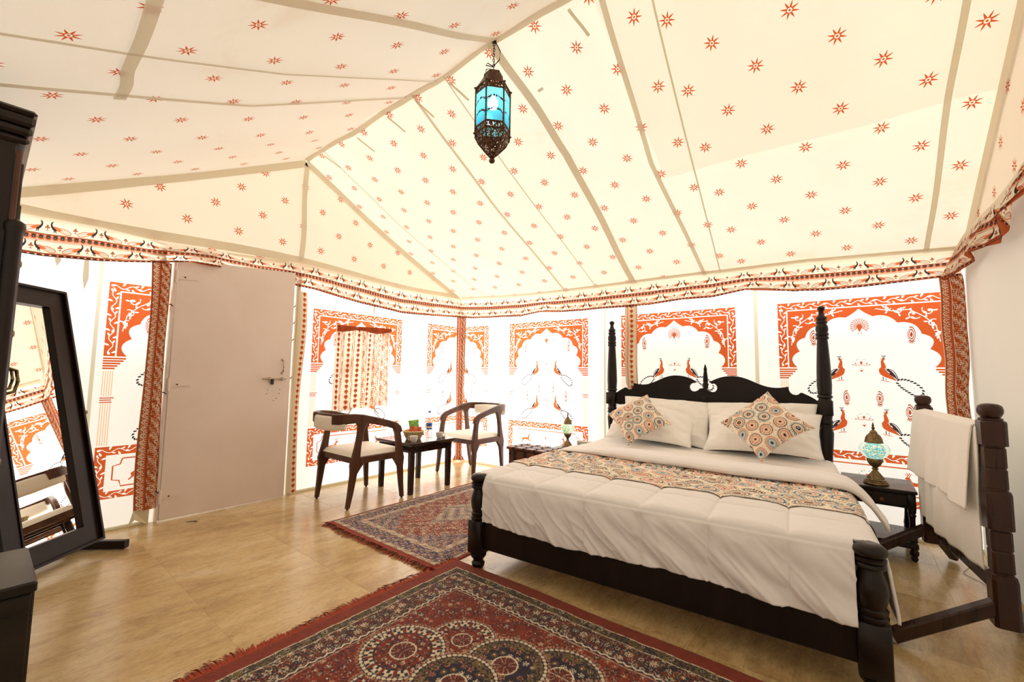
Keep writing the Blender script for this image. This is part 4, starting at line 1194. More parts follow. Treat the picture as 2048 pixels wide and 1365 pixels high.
# printed cloth with concentric rings
NAVY = np.array(lin(30, 28, 44)); ORG2 = np.array(lin(205, 112, 72)); SKY = np.array(lin(150, 178, 190)); PCH = np.array(lin(228, 178, 150)); CRM = np.array(lin(246, 236, 216)); GOLD = np.array(lin(176, 128, 62))
def rings_col(X, Y, p=.118, seed=0, warp=0.):
    if warp:
        X = X + warp * .55 * np.sin(Y * 31 + 2 * np.sin(X * 13)) ; Y = Y + warp * np.sin(X * 26 + 1.7 * np.sin(Y * 21))
    c = np.empty(X.shape + (3,)); c[:] = CRM
    best = np.full(X.shape, 9.); bi = np.zeros(X.shape, int); bt = np.zeros(X.shape)
    hy = p * .866
    j0 = np.round(Y / hy)
    for dj in (-1, 0, 1):
        j = j0 + dj
        off = (np.mod(j, 2)) * .5
        i = np.round(X / p - off)
        for di in (-1, 0, 1):
            ii = i + di
            jx = (hsh(ii, j, seed) - .5) * p * .16; jy = (hsh(ii, j, seed + 9) - .5) * p * .16
            dx = X - (ii + off) * p - jx; dy = Y - j * hy - jy; d = np.hypot(dx, dy)
            m = d < best
            best = np.where(m, d, best); bi = np.where(m, (hsh(ii, j, seed + 3) * 4).astype(int), bi); bt = np.where(m, np.arctan2(dy, dx), bt)
    r = best / (p * .5)
    schemes = ([NAVY, CRM, NAVY, PCH, CRM, NAVY, GOLD], [ORG2, CRM, PCH, SKY, CRM, SKY, NAVY], [SKY, NAVY, CRM, PCH, CRM, NAVY, SKY], [NAVY, CRM, ORG2, PCH, CRM, PCH, NAVY])
    edges = [.80, .71, .63, .52, .36, .28, .15, .0]
    for k in range(4):
        s = bi == k
        for e1, e0, col in zip(edges[:-1], edges[1:], schemes[k]):
            m = s & (r < e1) & (r >= e0)
            c[m] = col
        m = s & (r < .62) & (r > .58); c[m] = NAVY if k in (1,) else CRM
        m = s & (r < .05); c[m] = NAVY
    th = (r >= .83) & (r < .93) & (np.sin(bt * 30) > .05); c[th & (bi % 2 == 0)] = NAVY; c[th & (bi % 2 == 1)] = ORG2
    bg = (r >= 1.04) & (floral(X * .9, Y * .9, .55)); c[bg] = GOLD
    return c
Ar, Br = np.meshgrid(np.arange(-.09, BW + .215, .0036), np.arange(.365, .955, .0036), indexing='ij')
edge = .010 * np.sin(Ar * 4 + 1) + .006 * fbm(Ar * 9, Ar * 0, 51)
Bq = Br + edge * (1 - (Br - .365) / .6)
a, b, z = quilt_pos(Ar, Bq, .006)
z = z + .004 * np.abs(fbm(Ar * 14, Br * 10, 52))
x, y = bedxy(a / BW, b / BL)
rn = grid_mesh('bed_runner', x, y, z, M['print_linen'], col=rings_col(Ar, Br * 1.18, .150, 4, .0085))
tag(rn, 'ring-printed orange and blue runner laid across the white quilt', 'bed runner')

# pillows
def pillow_grid(w, h, t, n=44, seed=0, flange=.0, soft=1., cave=.07):
    U, V = np.meshgrid(np.linspace(-1, 1, n), np.linspace(-1, 1, n), indexing='ij')
    prof = np.clip((1 - np.abs(U) ** 2.6) * (1 - np.abs(V) ** 2.6), 0, 1) ** .55
    pinch = 1 - .06 * (1 - np.abs(V) ** 2) * np.abs(U) ** 3
    X = U * w / 2 * (1 - .05 * (1 - U ** 2) * 0) * (1 - cave * np.abs(U) ** 4 * (1 - V ** 2))
    Y = V * h / 2 * (1 - (cave + .02) * np.abs(V) ** 4 * (1 - U ** 2))
    wr = .016 * fbm(U * 2.2 + seed, V * 2.6, seed + 60) * soft + .008 * fbm(U * 6, V * 5 + seed, seed + 61) * soft + .010 * np.clip(1 - np.abs(fbm(U * 3.2 + V * 2, V * 1.6 - U, seed + 62, 2)) * 4, 0, 1) ** 2 * soft
    return U, V, X, Y, prof * t / 2, wr
def place(Mx, X, Y, Z):
    m = np.array(Mx)
    return tuple(m[i, 0] * X + m[i, 1] * Y + m[i, 2] * Z + m[i, 3] for i in range(3))
def make_pillow(name, label, cat, c, w, h, t, tilt, yaw=0., roll=0., seed=0, mat=None, colfn=None, n=44, group=None, soft=1., flange=True):
    """c is the middle of the lower edge; tilt back from flat (radians)"""
    U, V, X, Y, Zt, wr = pillow_grid(w, h, t, n, seed, soft=soft, cave=.07 if colfn is None else .13)
    droop = -.02 * (np.abs(U) ** 3) * soft
    Mx = Matrix.Translation(c) @ Matrix.Rotation(math.radians(2.2) + yaw, 4, 'Z') @ Matrix.Rotation(tilt, 4, 'X')
    if colfn is not None: Mx = Mx @ Matrix.Translation((0, w * .70, 0)) @ Matrix.Rotation(PI / 4 + roll, 4, 'Z')
    else: Mx = Mx @ Matrix.Rotation(roll, 4, 'Z') @ Matrix.Translation((0, h / 2, 0))
    f = place(Mx, X, Y + droop, Zt + wr * (Zt > .004)); bk = place(Mx, X, Y + droop, -Zt * .8)
    o = grid_mesh(name, *f, mat, col=None if colfn is None else colfn(X + w, Y + h))
    # merge the back half into the same mesh
    bmm = bmesh.new(); bmm.from_mesh(o.data)
    tmp = grid_mesh('back_half', *[q[::-1] for q in bk], mat, col=None if colfn is None else colfn(X, Y))
    bmm.from_mesh(tmp.data); bpy.data.objects.remove(tmp)
    bmesh.ops.remove_doubles(bmm, verts=bmm.verts, dist=.0004)
    bmm.to_mesh(o.data); bmm.free()
    o.data.polygons.foreach_set('use_smooth', [True] * len(o.data.polygons))
    return tag(o, label, cat, group)
R_ = math.radians
make_pillow('pillow', 'tall white pillow against the headboard nearer the green mosaic lamp', 'pillow', bp(.565, 1.905, .565), .82, .42, .15, R_(70), 0, R_(-2.5), 1, M['pillow'], group=None)
make_pillow('pillow', 'tall white pillow against the headboard nearer the blue mosaic lamp', 'pillow', bp(1.365, 1.905, .565), .80, .42, .15, R_(71), 0, R_(2), 2, M['pillow'])
make_pillow('pillow', 'low white pillow behind the askew ring-print cushion', 'pillow', bp(.475, 1.735, .585), .77, .42, .17, R_(44), R_(2), R_(-2), 3, M['pillow'])
make_pillow('pillow', 'low white pillow behind the ring-print cushion that stands on its point', 'pillow', bp(1.375, 1.725, .585), .80, .42, .17, R_(46), R_(-1), R_(1.5), 4, M['pillow'])
make_pillow('cushion', 'ring-print cushion leaning askew on the pillows nearer the green mosaic lamp', 'cushion', bp(.435, 1.475, .575), .41, .41, .14, R_(47), R_(5), R_(-7), 5, M['print_linen'], lambda X, Y: rings_col(X, Y, .098, 7), 190, soft=.55)
make_pillow('cushion', 'ring-print cushion standing square on its point nearer the blue mosaic lamp', 'cushion', bp(1.395, 1.405, .575), .43, .43, .14, R_(53), R_(-4), R_(1), 6, M['print_linen'], lambda X, Y: rings_col(X, Y, .100, 12), 190, soft=.55)
# ------------------------------------------------------------------ rugs
RRED = np.array((.205, .026, .009)); RDK = np.array((.020, .017, .030)); RCR = np.array((.66, .56, .40)); ROL = np.array((.150, .105, .032)); RMID = np.array((.165, .016, .010)); RNV = np.array((.035, .032, .085)); RPK = np.array((.46, .22, .14)); RBL = np.array((.16, .20, .32))
def motif_field(X, Y, p, seed, cols, dens=.8, base=None):
    """staggered little flowers and sprigs; returns (mask list, colours)"""
    out = []
    j = np.floor(Y / p); off = np.mod(j, 2) * .5; i = np.floor(X / p - off)
    lx = (X / p - off - i - .5) + (hsh(i, j, seed) - .5) * .22; ly = (Y / p - j - .5) + (hsh(i, j, seed + 1) - .5) * .22
    r = np.hypot(lx, ly); th = np.arctan2(ly, lx) + hsh(i, j, seed + 2) * 6
    kind = hsh(i, j, seed + 3)
    pet = .27 + .11 * np.cos(th * np.where(kind > .5, 5, 8))
    fl = (r < pet) & (kind < dens)
    inn = (r < pet * .62); eye = r < .10
    return fl, inn, eye, (hsh(i, j, seed + 4) * len(cols)).astype(int)
def paint_motifs(c, m, X, Y, p, seed, outer, inner, eye, dens=.85):
    fl, inn, ey, k = motif_field(X, Y, p, seed, outer, dens)
    for q in range(len(outer)):
        s = m & fl & (k == q); c[s] = outer[q]; c[s & inn] = inner[q % len(inner)]; c[s & ey] = eye[q % len(eye)]
def sprigs(c, m, X, Y, f, seed, col, th=.62):
    w = np.sin(X * f + 2.4 * np.sin(Y * f * .8 + seed)) * np.sin(Y * f * 1.1 + 2.4 * np.sin(X * f * .7 + seed * 2))
    c[m & (w > th)] = col
def big_rug(X, Y, Lx, Ly):
    """X along the length from the fringe end, Y across"""
    c = np.empty(X.shape + (3,)); c[:] = RRED
    d = np.minimum(np.minimum(X, Lx - X), np.minimum(Y, Ly - Y))
    wob = .002 * np.sin(X * 40) + .002 * np.sin(Y * 37); d = d + wob
    m = (d > .080) & (d < .085); c[m] = RCR
    m = (d >= .085) & (d < .128); c[m] = ROL; sprigs(c, m, X, Y, 150, 1, RDK, .05); paint_motifs(c, m, X, Y, .040, 5, [RDK, RDK, RCR * .8], [RCR * .7, ROL, RDK], [RDK], .95)
    m = (d >= .128) & (d < .133); c[m] = RCR * .9
    m = (d >= .133) & (d < .242); c[m] = RMID; sprigs(c, m, X, Y, 118, 2, RDK, -.05); sprigs(c, m, X + .01, Y, 170, 3, ROL * .9, .55)
    paint_motifs(c, m, X, Y, .052, 15, [RDK, RCR, RCR, RDK], [RCR, RMID, RDK, RPK], [RDK, RCR], .95); sprigs(c, m, X, Y + .02, 210, 5, RCR * .9, .80)
    m = (d >= .242) & (d < .262); c[m] = RDK * 1.2
    t = np.where(np.minimum(X, Lx - X) < np.minimum(Y, Ly - Y), Y, X)
    zz = np.abs(((t / .038) % 1) - .5) * 2
    c[m & (np.abs((d - .242) / .02 - .22 - .5 * zz) < .22)] = RCR; c[(d >= .262) & (d < .266)] = RRED; c[(d >= .266) & (d < .270)] = RCR * .75
    f = d >= .270
    sprigs(c, f, X, Y, 95, 7, RMID * .6, .60); paint_motifs(c, f, X, Y, .038, 25, [RDK, RDK, RDK, RPK, RDK * 1.5, RCR * .8], [RCR, RRED, RPK, RRED, RMID, RDK], [RRED, RCR], .80); sprigs(c, f, X + .013, Y, 160, 9, RCR * .7, .90); sprigs(c, f, X, Y + .02, 130, 19, RDK, .74)
    def disc(cx, cy, r, kind):
        q = np.hypot(X - cx, Y - cy); th = np.arctan2(Y - cy, X - cx); n = int(r * 290)
        s = f & (q < r * 1.10); c[s & (q > r * 1.02) & (np.sin(th * n * 1.4) > -.2)] = RPK * .8
        c[f & (q < r * 1.03)] = RDK
        bead = (np.hypot((q - r * .975) / (r * .042), ((th * n / (2 * PI)) % 1 - .5) * 2.3) < 1); c[f & bead] = RCR
        s = f & (q < r * .91)
        if kind == 0:
            c[s] = RRED; ring = s & (q > r * .70); c[ring] = RCR
            c[ring & (np.sin(th * n * .62) * np.sin((q / r - .70) * 30) > .12)] = RDK; c[ring & (np.sin(th * n * .31 + 1) > .72)] = RRED
            c[s & (np.abs(q - r * .69) < r * .018)] = RDK
            s2 = s & (q < r * .67); sprigs(c, s2, X, Y, 120, 13, RDK, .35); paint_motifs(c, s2, X - cx, Y - cy, .032, 35, [RDK, RCR, RDK], [RCR, RDK, RPK], [RRED], .95)
        else:
            c[s] = ROL; sprigs(c, s, X, Y, 125, 3, RDK, .02); paint_motifs(c, s & (q > r * .66), X, Y, .040, 47, [RDK, ROL * 1.5, RDK], [ROL, RDK, RRED], [RCR * .7], .8); sprigs(c, s, X, Y, 190, 8, RPK * .7, .72)
            s2 = s & (q < r * .68) & (q > r * .30); c[s2] = RDK; paint_motifs(c, s2, X - cx, Y - cy, .038, 45, [RCR, RPK, ROL * 1.4], [RDK, RRED, RRED], [RCR, RDK], .95)
        s3 = s & (q < r * .30); c[s3] = RRED; c[s3 & (np.sin(th * 12) * np.sin(q / r * 40) > .1)] = RDK; c[s3 & (np.abs(np.sin(th * 6)) < .16)] = RCR
        c[s & (np.abs(q - r * .31) < r * .02)] = RCR
    cx, cy = Lx / 2 + .02, Ly / 2
    for sx in (-1, 1):
        disc(cx + sx * .445, cy + .205, .140, 0); disc(cx + sx * .445, cy - .205, .140, 0)
    for sx in (-1, 1): disc(cx + sx * .580, cy, .170, 0)
    for k in (2, 6, 1, 3, 5, 7, 0, 4):
        a = 2 * PI * k / 8
        disc(cx + .285 * math.cos(a), cy + .280 * math.sin(a), .165, 1)
    q = np.hypot(X - cx, (Y - cy)); s = f & (q < .175); c[s] = RDK; paint_motifs(c, s, X - cx, Y - cy, .040, 55, [RCR, RRED, RCR], [RDK, RDK, RRED], [RRED, RCR], 1.); c[f & (np.abs(q - .175) < .004)] = RCR
    return c
def small_rug(X, Y, Lx, Ly):
    c = np.empty(X.shape + (3,)); c[:] = RRED * 1.15
    d = np.minimum(np.minimum(X, Lx - X), np.minimum(Y, Ly - Y))
    CB = RCR * .95
    m = (d > .030) & (d < .062); c[m] = CB; sprigs(c, m, X, Y, 190, 2, RRED, .35); sprigs(c, m, X, Y, 150, 4, RDK, .68)
    c[(d > .060) & (d < .064)] = RDK
    m = (d >= .064) & (d < .165); c[m] = RNV; sprigs(c, m, X, Y, 165, 3, RPK, .45); paint_motifs(c, m, X, Y, .036, 6, [RPK, RCR, RNV], [RNV, RRED, RCR], [RCR], .9); sprigs(c, m, X, Y, 230, 5, RCR, .78)
    m = (d >= .165) & (d < .21); c[m] = CB; sprigs(c, m, X, Y, 170, 6, RRED, .40); sprigs(c, m, X, Y, 150, 8, RDK, .72)
    f = d >= .21; c[f] = RRED * 1.25; sprigs(c, f, X, Y, 135, 1, RCR, .45); sprigs(c, f, X, Y, 190, 2, RDK, .55); paint_motifs(c, f, X, Y, .040, 9, [RCR, RDK, RPK], [RRED, RCR, RDK], [RCR, RRED], .85)
    # corner pieces and a central lozenge
    ex = np.minimum(X, Lx - X) - .21; ey = np.minimum(Y, Ly - Y) - .21
    cm = f & (ex + ey * 1.0 < .36 + .03 * np.sin((ex - ey) * 40)) & (ex > 0) & (ey > 0)
    g = cm; c[g] = RNV * 1.1; sprigs(c, g, X, Y, 140, 4, RPK, .35); sprigs(c, g, X, Y, 190, 5, RCR, .62); paint_motifs(c, g, X, Y, .042, 19, [RCR, RPK], [RNV, RCR], [RRED], .7)
    lz = np.abs(X - Lx / 2) / .42 + np.abs(Y - Ly / 2) / .22
    g = f & (lz < 1 + .06 * np.sin((X + Y) * 45)); c[g] = RCR * .8; sprigs(c, g, X, Y, 140, 4, RNV, .15); sprigs(c, g, X, Y, 180, 5, RRED, .60)
    return c
def rug(name, label, x0, y0, ux, uy, Lx, Ly, step, fn, th=.011, seed=0, wave=.004):
    r = thing(name, label, 'rug', (x0, y0, 0))
    A, B = np.meshgrid(np.arange(0, Lx + step / 2, step), np.arange(0, Ly + step / 2, step), indexing='ij')
    ed = np.minimum(np.minimum(A, Lx - A), np.minimum(B, Ly - B))
    z = th * np.clip(ed / .006, .12, 1) ** .5 + wave * np.clip(fbm(A * 3, B * 3, seed) + .2, 0, 1) * np.clip(ed / .02, 0, 1) + .0016 * hsh(A * 900, B * 900, seed)
    sx = .006 * np.sin(A * 7 + 1) * np.exp(-np.minimum(B, Ly - B) / .06)
    X = x0 + ux[0] * A + uy[0] * (B + sx); Y = y0 + ux[1] * A + uy[1] * (B + sx)
    c = fn(A, B, Lx, Ly) * (.86 + .28 * vnoise(A * 60, B * 60, seed + 2))[..., None]
    grid_mesh('pile', X, Y, z, M['carpet'], r, col=c)
    rnd = random.Random(seed); mb = MB()
    for end in (0, Lx):
        s = -1 if end == 0 else 1
        b = 0.
        while b < Ly:
            w = rnd.uniform(.006, .012); L = rnd.uniform(.045, .075) * (.8 + .5 * float(vnoise(np.array(b * 9.), np.array(0.), seed))); sk = rnd.uniform(-.012, .012) + .022 * math.sin(b * 13 + seed)
            def P(a, bb, zz): return (x0 + ux[0] * a + uy[0] * bb, y0 + ux[1] * a + uy[1] * bb, zz)
            mb.add([P(end - s * .004, b, .008), P(end - s * .004, b + w, .008), P(end + s * L * .5, b + w + sk * .4, .013 + rnd.uniform(0, .006)), P(end + s * L * .5, b + sk * .4, .011), P(end + s * L, b + w * .7 + sk, .003), P(end + s * L, b + w * .3 + sk, .004)], [(0, 1, 2, 3), (3, 2, 4, 5)])
            b += w * .72
    fr = build('fringe', mb, M['fringe'], r, fixn=False); fr['kind'] = 'stuff'
    return r
# length of the big rug runs along +x from its fringe, width towards -y; the small one runs along y
rug('medallion_rug', 'large red rug with ringed medallions in front of the bed', 2.246, -2.183, (1, 0), (0, -1), 2.05, 1.52, .0032, big_rug, seed=3)
rug('bedside_rug', 'smaller purple and red patterned rug between the bed and the coffee table', 1.006, -2.36, (0, 1), (1, 0), 1.78, 1.245, .0040, small_rug, .006, 8, .003)

# ------------------------------------------------------------------ armchairs
def make_chair():
    t = thing('armchair', 'a', 'chair')
    w, lt = M['chair_wood'], M['leather']
    for s in (-1, 1):
        # front leg rises into the arm
        secs = [(s * .290, .255, 0.012, 0.0302, 0.0354), (s * .284, .243, .14, 0.0348, 0.0448), (s * .279, .232, .29, 0.0383, 0.0590), (s * .276, .222, .335, 0.0394, 0.0920), (s * .275, .214, .365, 0.0394, 0.1180), (s * .274, .222, .430, 0.0394, 0.0684), (s * .272, .212, .520, 0.0383, 0.0566), (s * .270, .198, .60, 0.0383, 0.0590), (s * .270, .186, .635, 0.0383, 0.0708)]
        build('leg', MB().bar(secs), w, t, world=False, smooth=35)
        secs = [(s * .258, -.272, 0.012, 0.0302, 0.0354), (s * .264, -.254, .14, 0.0348, 0.0472), (s * .268, -.236, .29, 0.0383, 0.0614), (s * .270, -.222, .335, 0.0394, 0.0944), (s * .270, -.212, .365, 0.0394, 0.1227), (s * .270, -.220, .430, 0.0394, 0.0708), (s * .270, -.206, .52, 0.0383, 0.0543), (s * .270, -.190, .62, 0.0383, 0.0519), (s * .270, -.178, .69, 0.0383, 0.0708), (s * .270, -.170, .735, 0.0394, 0.1357)]
        build('leg', MB().bar(secs), w, t, world=False, smooth=35)
        for (x, y) in ((s * .290, .255), (s * .258, -.272)):
            build('foot_glide', MB().lathe([(.010, 0), (.011, .013)], (x, y, 0), 10), M['dark_metal'], t, world=False)
        build('side_rail', MB().box((s * .271, 0, .398), (.032, .44, .058), .006), w, t, world=False)
        # arm, curving round to the back
        P = [(s * .270, .222, .600, 0.0394, 0.0590), (s * .270, .205, .640, 0.0394, 0.0637), (s * .270, .165, .668, 0.0394, 0.0637), (s * .270, .08, .695, 0.0394, 0.0614), (s * .270, -.05, .728, 0.0394, 0.0637), (s * .270, -.17, .752, 0.0394, 0.0732), (s * .266, -.245, .757, 0.0394, 0.0802), (s * .248, -.305, .755, 0.0394, 0.0850), (s * .210, -.348, .752, 0.0394, 0.0873), (s * .150, -.374, .750, 0.0394, 0.0873)]
        ring = []
        for i, (x, y, z, th, h) in enumerate(P):
            a = Vector(P[min(i + 1, len(P) - 1)][:3]) - Vector(P[max(i - 1, 0)][:3]); a.normalize()
            sd = a.cross(Vector((0, 0, 1))).normalized(); up = sd.cross(a)
            c = .008; q = []
            for p_, r_ in ((th / 2 - c, -h / 2), (th / 2, -h / 2 + c), (th / 2, h / 2 - c), (th / 2 - c, h / 2), (-th / 2 + c, h / 2), (-th / 2, h / 2 - c), (-th / 2, -h / 2 + c), (-th / 2 + c, -h / 2)):
                q.append(Vector((x, y, z)) + sd * p_ + up * r_)
            ring.append(q)
        build('arm', MB().loft(ring), w, t, world=False, smooth=35)
    build('front_rail', MB().box((0, .222, .398), (.52, .030, .058), .006), w, t, world=False)
    build('rear_rail', MB().box((0, -.222, .398), (.51, .030, .058), .006), w, t, world=False)
    # upholstered seat
    U, V = np.meshgrid(np.linspace(-1, 1, 26), np.linspace(-1, 1, 26), indexing='ij')
    e = np.clip(1 - np.maximum(np.abs(U), np.abs(V)) ** 6, 0, 1) ** .5
    sx, sy = .252, .245
    top = grid_mesh('seat', U * sx, V * sy + .005, .424 + .050 * e + .012 * (1 - U ** 2) * (1 - V ** 2), lt, t)
    # padded curved back
    P = [(x, -.382 + (x / .235) ** 2 * .058 + (abs(x) / .235) ** 6 * .02) for x in np.linspace(-.235, .235, 15)]
    ring = []
    for i, (x, y) in enumerate(P):
        d = Vector((P[min(i + 1, 14)][0] - P[max(i - 1, 0)][0], P[min(i + 1, 14)][1] - P[max(i - 1, 0)][1], 0)).normalized(); nn = Vector((d.y, -d.x, 0))
        k = .5 + .5 * (1 - abs(i - 7) / 7) ** .35 if 0 < i < 14 else .62
        hh = .064 * (.80 + .2 * (1 - (abs(i - 7) / 7) ** 3)); tt = .028
        q = []
        for a in np.linspace(0, 2 * PI, 16, endpoint=False):
            ca, sa = math.cos(a), math.sin(a)
            q.append(Vector((x, y, .714)) + nn * (tt * math.copysign(abs(ca) ** .6, ca)) + Vector((0, 0, hh * math.copysign(abs(sa) ** .6, sa))))
        ring.append(q)
    build('back_pad', MB().loft(ring), lt, t, world=False, smooth=60)
    P2 = [Vector((x, y + .004, .783)) for x, y in P]
    build('back_rail', MB().tube(P2, .014, 8), w, t, world=False, smooth=60)
    return t
ch = make_chair()
ch.location = (.590, -1.830, 0); ch['label'] = 'wooden armchair with cream seat, its padded back towards the pink door'
def copy_tree(o, parent=None):
    c = o.copy(); COL.objects.link(c); c.parent = parent
    for k in list(o.children):
        copy_tree(k, c)
    return c
ch2 = copy_tree(ch)
ch2.location = (.640, -.415, 0); ch2.rotation_euler = (0, 0, PI)
ch2['label'] = 'wooden armchair with cream seat in the far tent corner'
ch['group'] = ch2['group'] = 'armchairs at the coffee table'

# ------------------------------------------------------------------ coffee table
ct = thing('coffee_table', 'small dark wooden coffee table between the two armchairs', 'table', (.65, -1.235, 0))
tw = M['table_wood']
top = [(-.295, -.300), (.295, -.300), (.295, .278), (-.295, .278)]
mb = MB().box((.655, -1.246, .478), (.585, .57, .020), .005).box((.655, -1.246, .463), (.555, .54, .012), .003)
build('table_top', mb, tw, ct)
for sx in (-1, 1):
    for sy in (-1, 1):
        x, y = .632 + sx * .237, -1.228 + sy * .237
        mb = MB().bar([(x, y, 0, .046, .046), (x, y, .20, .052, .052), (x, y, .36, .057, .057), (x, y, .3601, .050, .050), (x, y, .366, .050, .050), (x, y, .3661, .058, .058), (x, y, .374, .058, .058), (x, y, .3741, .050, .050), (x, y, .380, .050, .050), (x, y, .3801, .058, .058), (x, y, .458, .058, .058)])
        build('leg', mb, tw, ct)
for sx in (-1, 1): build('apron', MB().box((.632 + sx * .24, -1.228, .420), (.022, .42, .072), .003), tw, ct)
for sy in (-1, 1): build('apron', MB().box((.632, -1.228 + sy * .24, .420), (.42, .022, .072), .003), tw, ct)
TZ = .488
bk = thing('snack_basket', 'shallow oval cane basket holding snack packets on the coffee table', 'basket', (.70, -1.315, TZ))
ring = []
def basket_ring(rx, ry, z): return [(.70 + rx * math.cos(a), -1.315 + ry * math.sin(a), z) for a in np.linspace(0, 2 * PI, 28, endpoint=False)]
mb = MB().loft([basket_ring(.066, .062, TZ), basket_ring(.080, .076, TZ + .03), basket_ring(.104, .098, TZ + .078), basket_ring(.099, .093, TZ + .078), basket_ring(.074, .070, TZ + .03), basket_ring(.05, .05, TZ + .012)])
build('bowl', mb, M['cane'], bk, smooth=50)
for k in range(28):
    a = 2 * PI * k / 28
    build('stake', MB().tube([(.70 + .068 * math.cos(a), -1.315 + .064 * math.sin(a), TZ), (.70 + .083 * math.cos(a), -1.315 + .079 * math.sin(a), TZ + .03), (.70 + .105 * math.cos(a), -1.315 + .099 * math.sin(a), TZ + .075)], .0042, 6), M['cane'], bk, smooth=60)
build('rim', MB().tube([(.70 + .105 * math.cos(a), -1.315 + .099 * math.sin(a), TZ + .080 + .002 * math.sin(a * 14)) for a in np.linspace(0, 2 * PI, 56, endpoint=False)], .0075, 8, True), M['cane'], bk, smooth=60)
def packet_obj(label, mat, c, w, h, t, rz, rx, ry=0.):
    U, V = np.meshgrid(np.linspace(-1, 1, 16), np.linspace(-1, 1, 20), indexing='ij')
    pr = np.clip((1 - np.abs(U) ** 3) * (1 - np.abs(V) ** 2.5), 0, 1) ** .6
    cr = np.where(np.abs(V) > .86, .0025 * np.sin(U * 40), 0) + .004 * fbm(U * 3, V * 3, int(w * 1000))
    Mx = Matrix.Translation(c) @ Matrix.Rotation(rz, 4, 'Z') @ Matrix.Rotation(rx, 4, 'X') @ Matrix.Rotation(ry, 4, 'Z')
    mb = MB()
    for sg in (1, -1):
        x, y, z = place(Mx, U * w / 2 * (1 - .06 * (1 - V ** 2)), V * h / 2, sg * pr * t / 2 + cr)
        mb.grid(x, y, z, flip=sg < 0)
    o = build('snack_packet', mb, mat, smooth=60, fixn=False)
    return tag(o, label, 'snack packet', 'snack packets in the cane basket')
pg = packet_obj('green snack packet standing at the back of the cane basket', M['pack_green'], (.690, -1.300, TZ + .115), .105, .15, .04, R_(48), R_(80), R_(8))
packet_obj('red snack packet leaning at the front of the cane basket', M['pack_red'], (.735, -1.318, TZ + .078), .115, .105, .035, R_(44), R_(70), R_(-4))
packet_obj('orange crinkled packet lying low at the basket edge nearest the pink door', M['pack_orange'], (.665, -1.365, TZ + .070), .075, .06, .045, R_(30), R_(55), R_(20))
packet_obj('flat brown-red packet at the basket edge nearest the water bottle', M['pack_red'], (.745, -1.262, TZ + .062), .07, .06, .03, R_(70), R_(30), R_(-10))
def cup(label, x, y, ha):
    c = thing('coffee_cup', label, 'cup', (x, y, TZ), group='white cups on the coffee table')
    build('bowl', MB().lathe([(.022, 0), (.024, .004), (.030, .012), (.0365, .032), (.038, .060), (.0362, .0605), (.034, .034), (.027, .014), (.006, .010)], (x, y, TZ), 28), M['ceramic'], c, smooth=50)
    h = [(x + (.036 + q) * math.cos(ha), y + (.036 + q) * math.sin(ha), TZ + zz) for q, zz in ((0, .048), (.014, .051), (.022, .042), (.021, .028), (.012, .018), (-.002, .017))]
    build('handle', MB().tube(h, .0042, 8), M['ceramic'], c, smooth=60)
cup('white cup at the table corner in front of the snack basket', .858, -1.435, R_(215))
cup('white cup beside the far armchair end of the coffee table', .835, -1.085, R_(40))
bo = thing('water_bottle', 'clear water bottle with blue label on the coffee table', 'bottle', (.735, -1.14, TZ))
build('body', MB().lathe([(.028, 0), (.031, .006), (.031, .05), (.029, .055), (.031, .06), (.031, .17), (.028, .195), (.014, .232), (.0125, .25), (.0125, .262)], (.735, -1.14, TZ), 24), M['pet'], bo, smooth=50)
build('cap', MB().lathe([(.0145, .256), (.0145, .274), (.013, .276)], (.735, -1.14, TZ), 18), M['cap_blue'], bo, smooth=50)
lb = build('label', MB().lathe([(.0316, .085), (.0318, .09), (.0318, .148), (.0316, .152)], (.735, -1.14, TZ), 28), M['blue_label'], bo, smooth=50)
build('label_band', MB().lathe([(.0320, .100), (.0321, .103), (.0321, .116), (.0320, .119)], (.735, -1.14, TZ), 28), M['plastic_white'], lb, smooth=50)

# ------------------------------------------------------------------ bedside pieces, right
ns = thing('nightstand', 'dark nightstand with turned legs beside the towel rack', 'nightstand', (4.30, -.18, 0))
dw = M['dark_wood']; X0, X1, Y0, Y1, HT = 4.105, 4.497, -.350, .070, .442
build('top', MB().box(((X0 + X1) / 2, (Y0 + Y1) / 2, HT - .010), (X1 - X0, Y1 - Y0, .020), .004), dw, ns)
build('case', MB().box(((X0 + X1) / 2, (Y0 + Y1) / 2 + .004, HT - .068), (X1 - X0 - .035, Y1 - Y0 - .045, .096), .003), dw, ns)
dr = build('drawer_front', MB().box(((X0 + X1) / 2 - .0, Y0 + .020, HT - .066), (X1 - X0 - .10, .014, .072), .003), dw, ns)
build('knob', MB().tube([(4.322, Y0 + .014, HT - .072), (4.322, Y0 + .002, HT - .072), (4.322, Y0 - .006, HT - .072), (4.322, Y0 - .012, HT - .072)], [.006, .008, .014, .009], 14), M['chair_wood'], dr, smooth=50)
legp = [(.010, 0), (.014, .004), (.020, .018), (.015, .030), (.023, .044), (.024, .062), (.018, .072), (.018, .082)]
legp2 = [(.018, .118), (.024, .124), (.020, .134), (.023, .150), (.018, .185), (.014, .24), (.016, .275), (.021, .285), (.016, .295), (.021, .305), (.021, .325)]
for x in (X0 + .032, X1 - .030):
    for y in (Y0 + .034, Y1 - .034):
        build('leg', MB().lathe(legp, (x, y, 0), 16).lathe(legp2, (x, y, 0), 16).box((x, y, .372), (.042, .042, .098), .003), dw, ns, smooth=50)
build('shelf', MB().box(((X0 + X1) / 2, (Y0 + Y1) / 2, .098), (X1 - X0 - .015, Y1 - Y0 - .015, .034), .004), dw, ns)
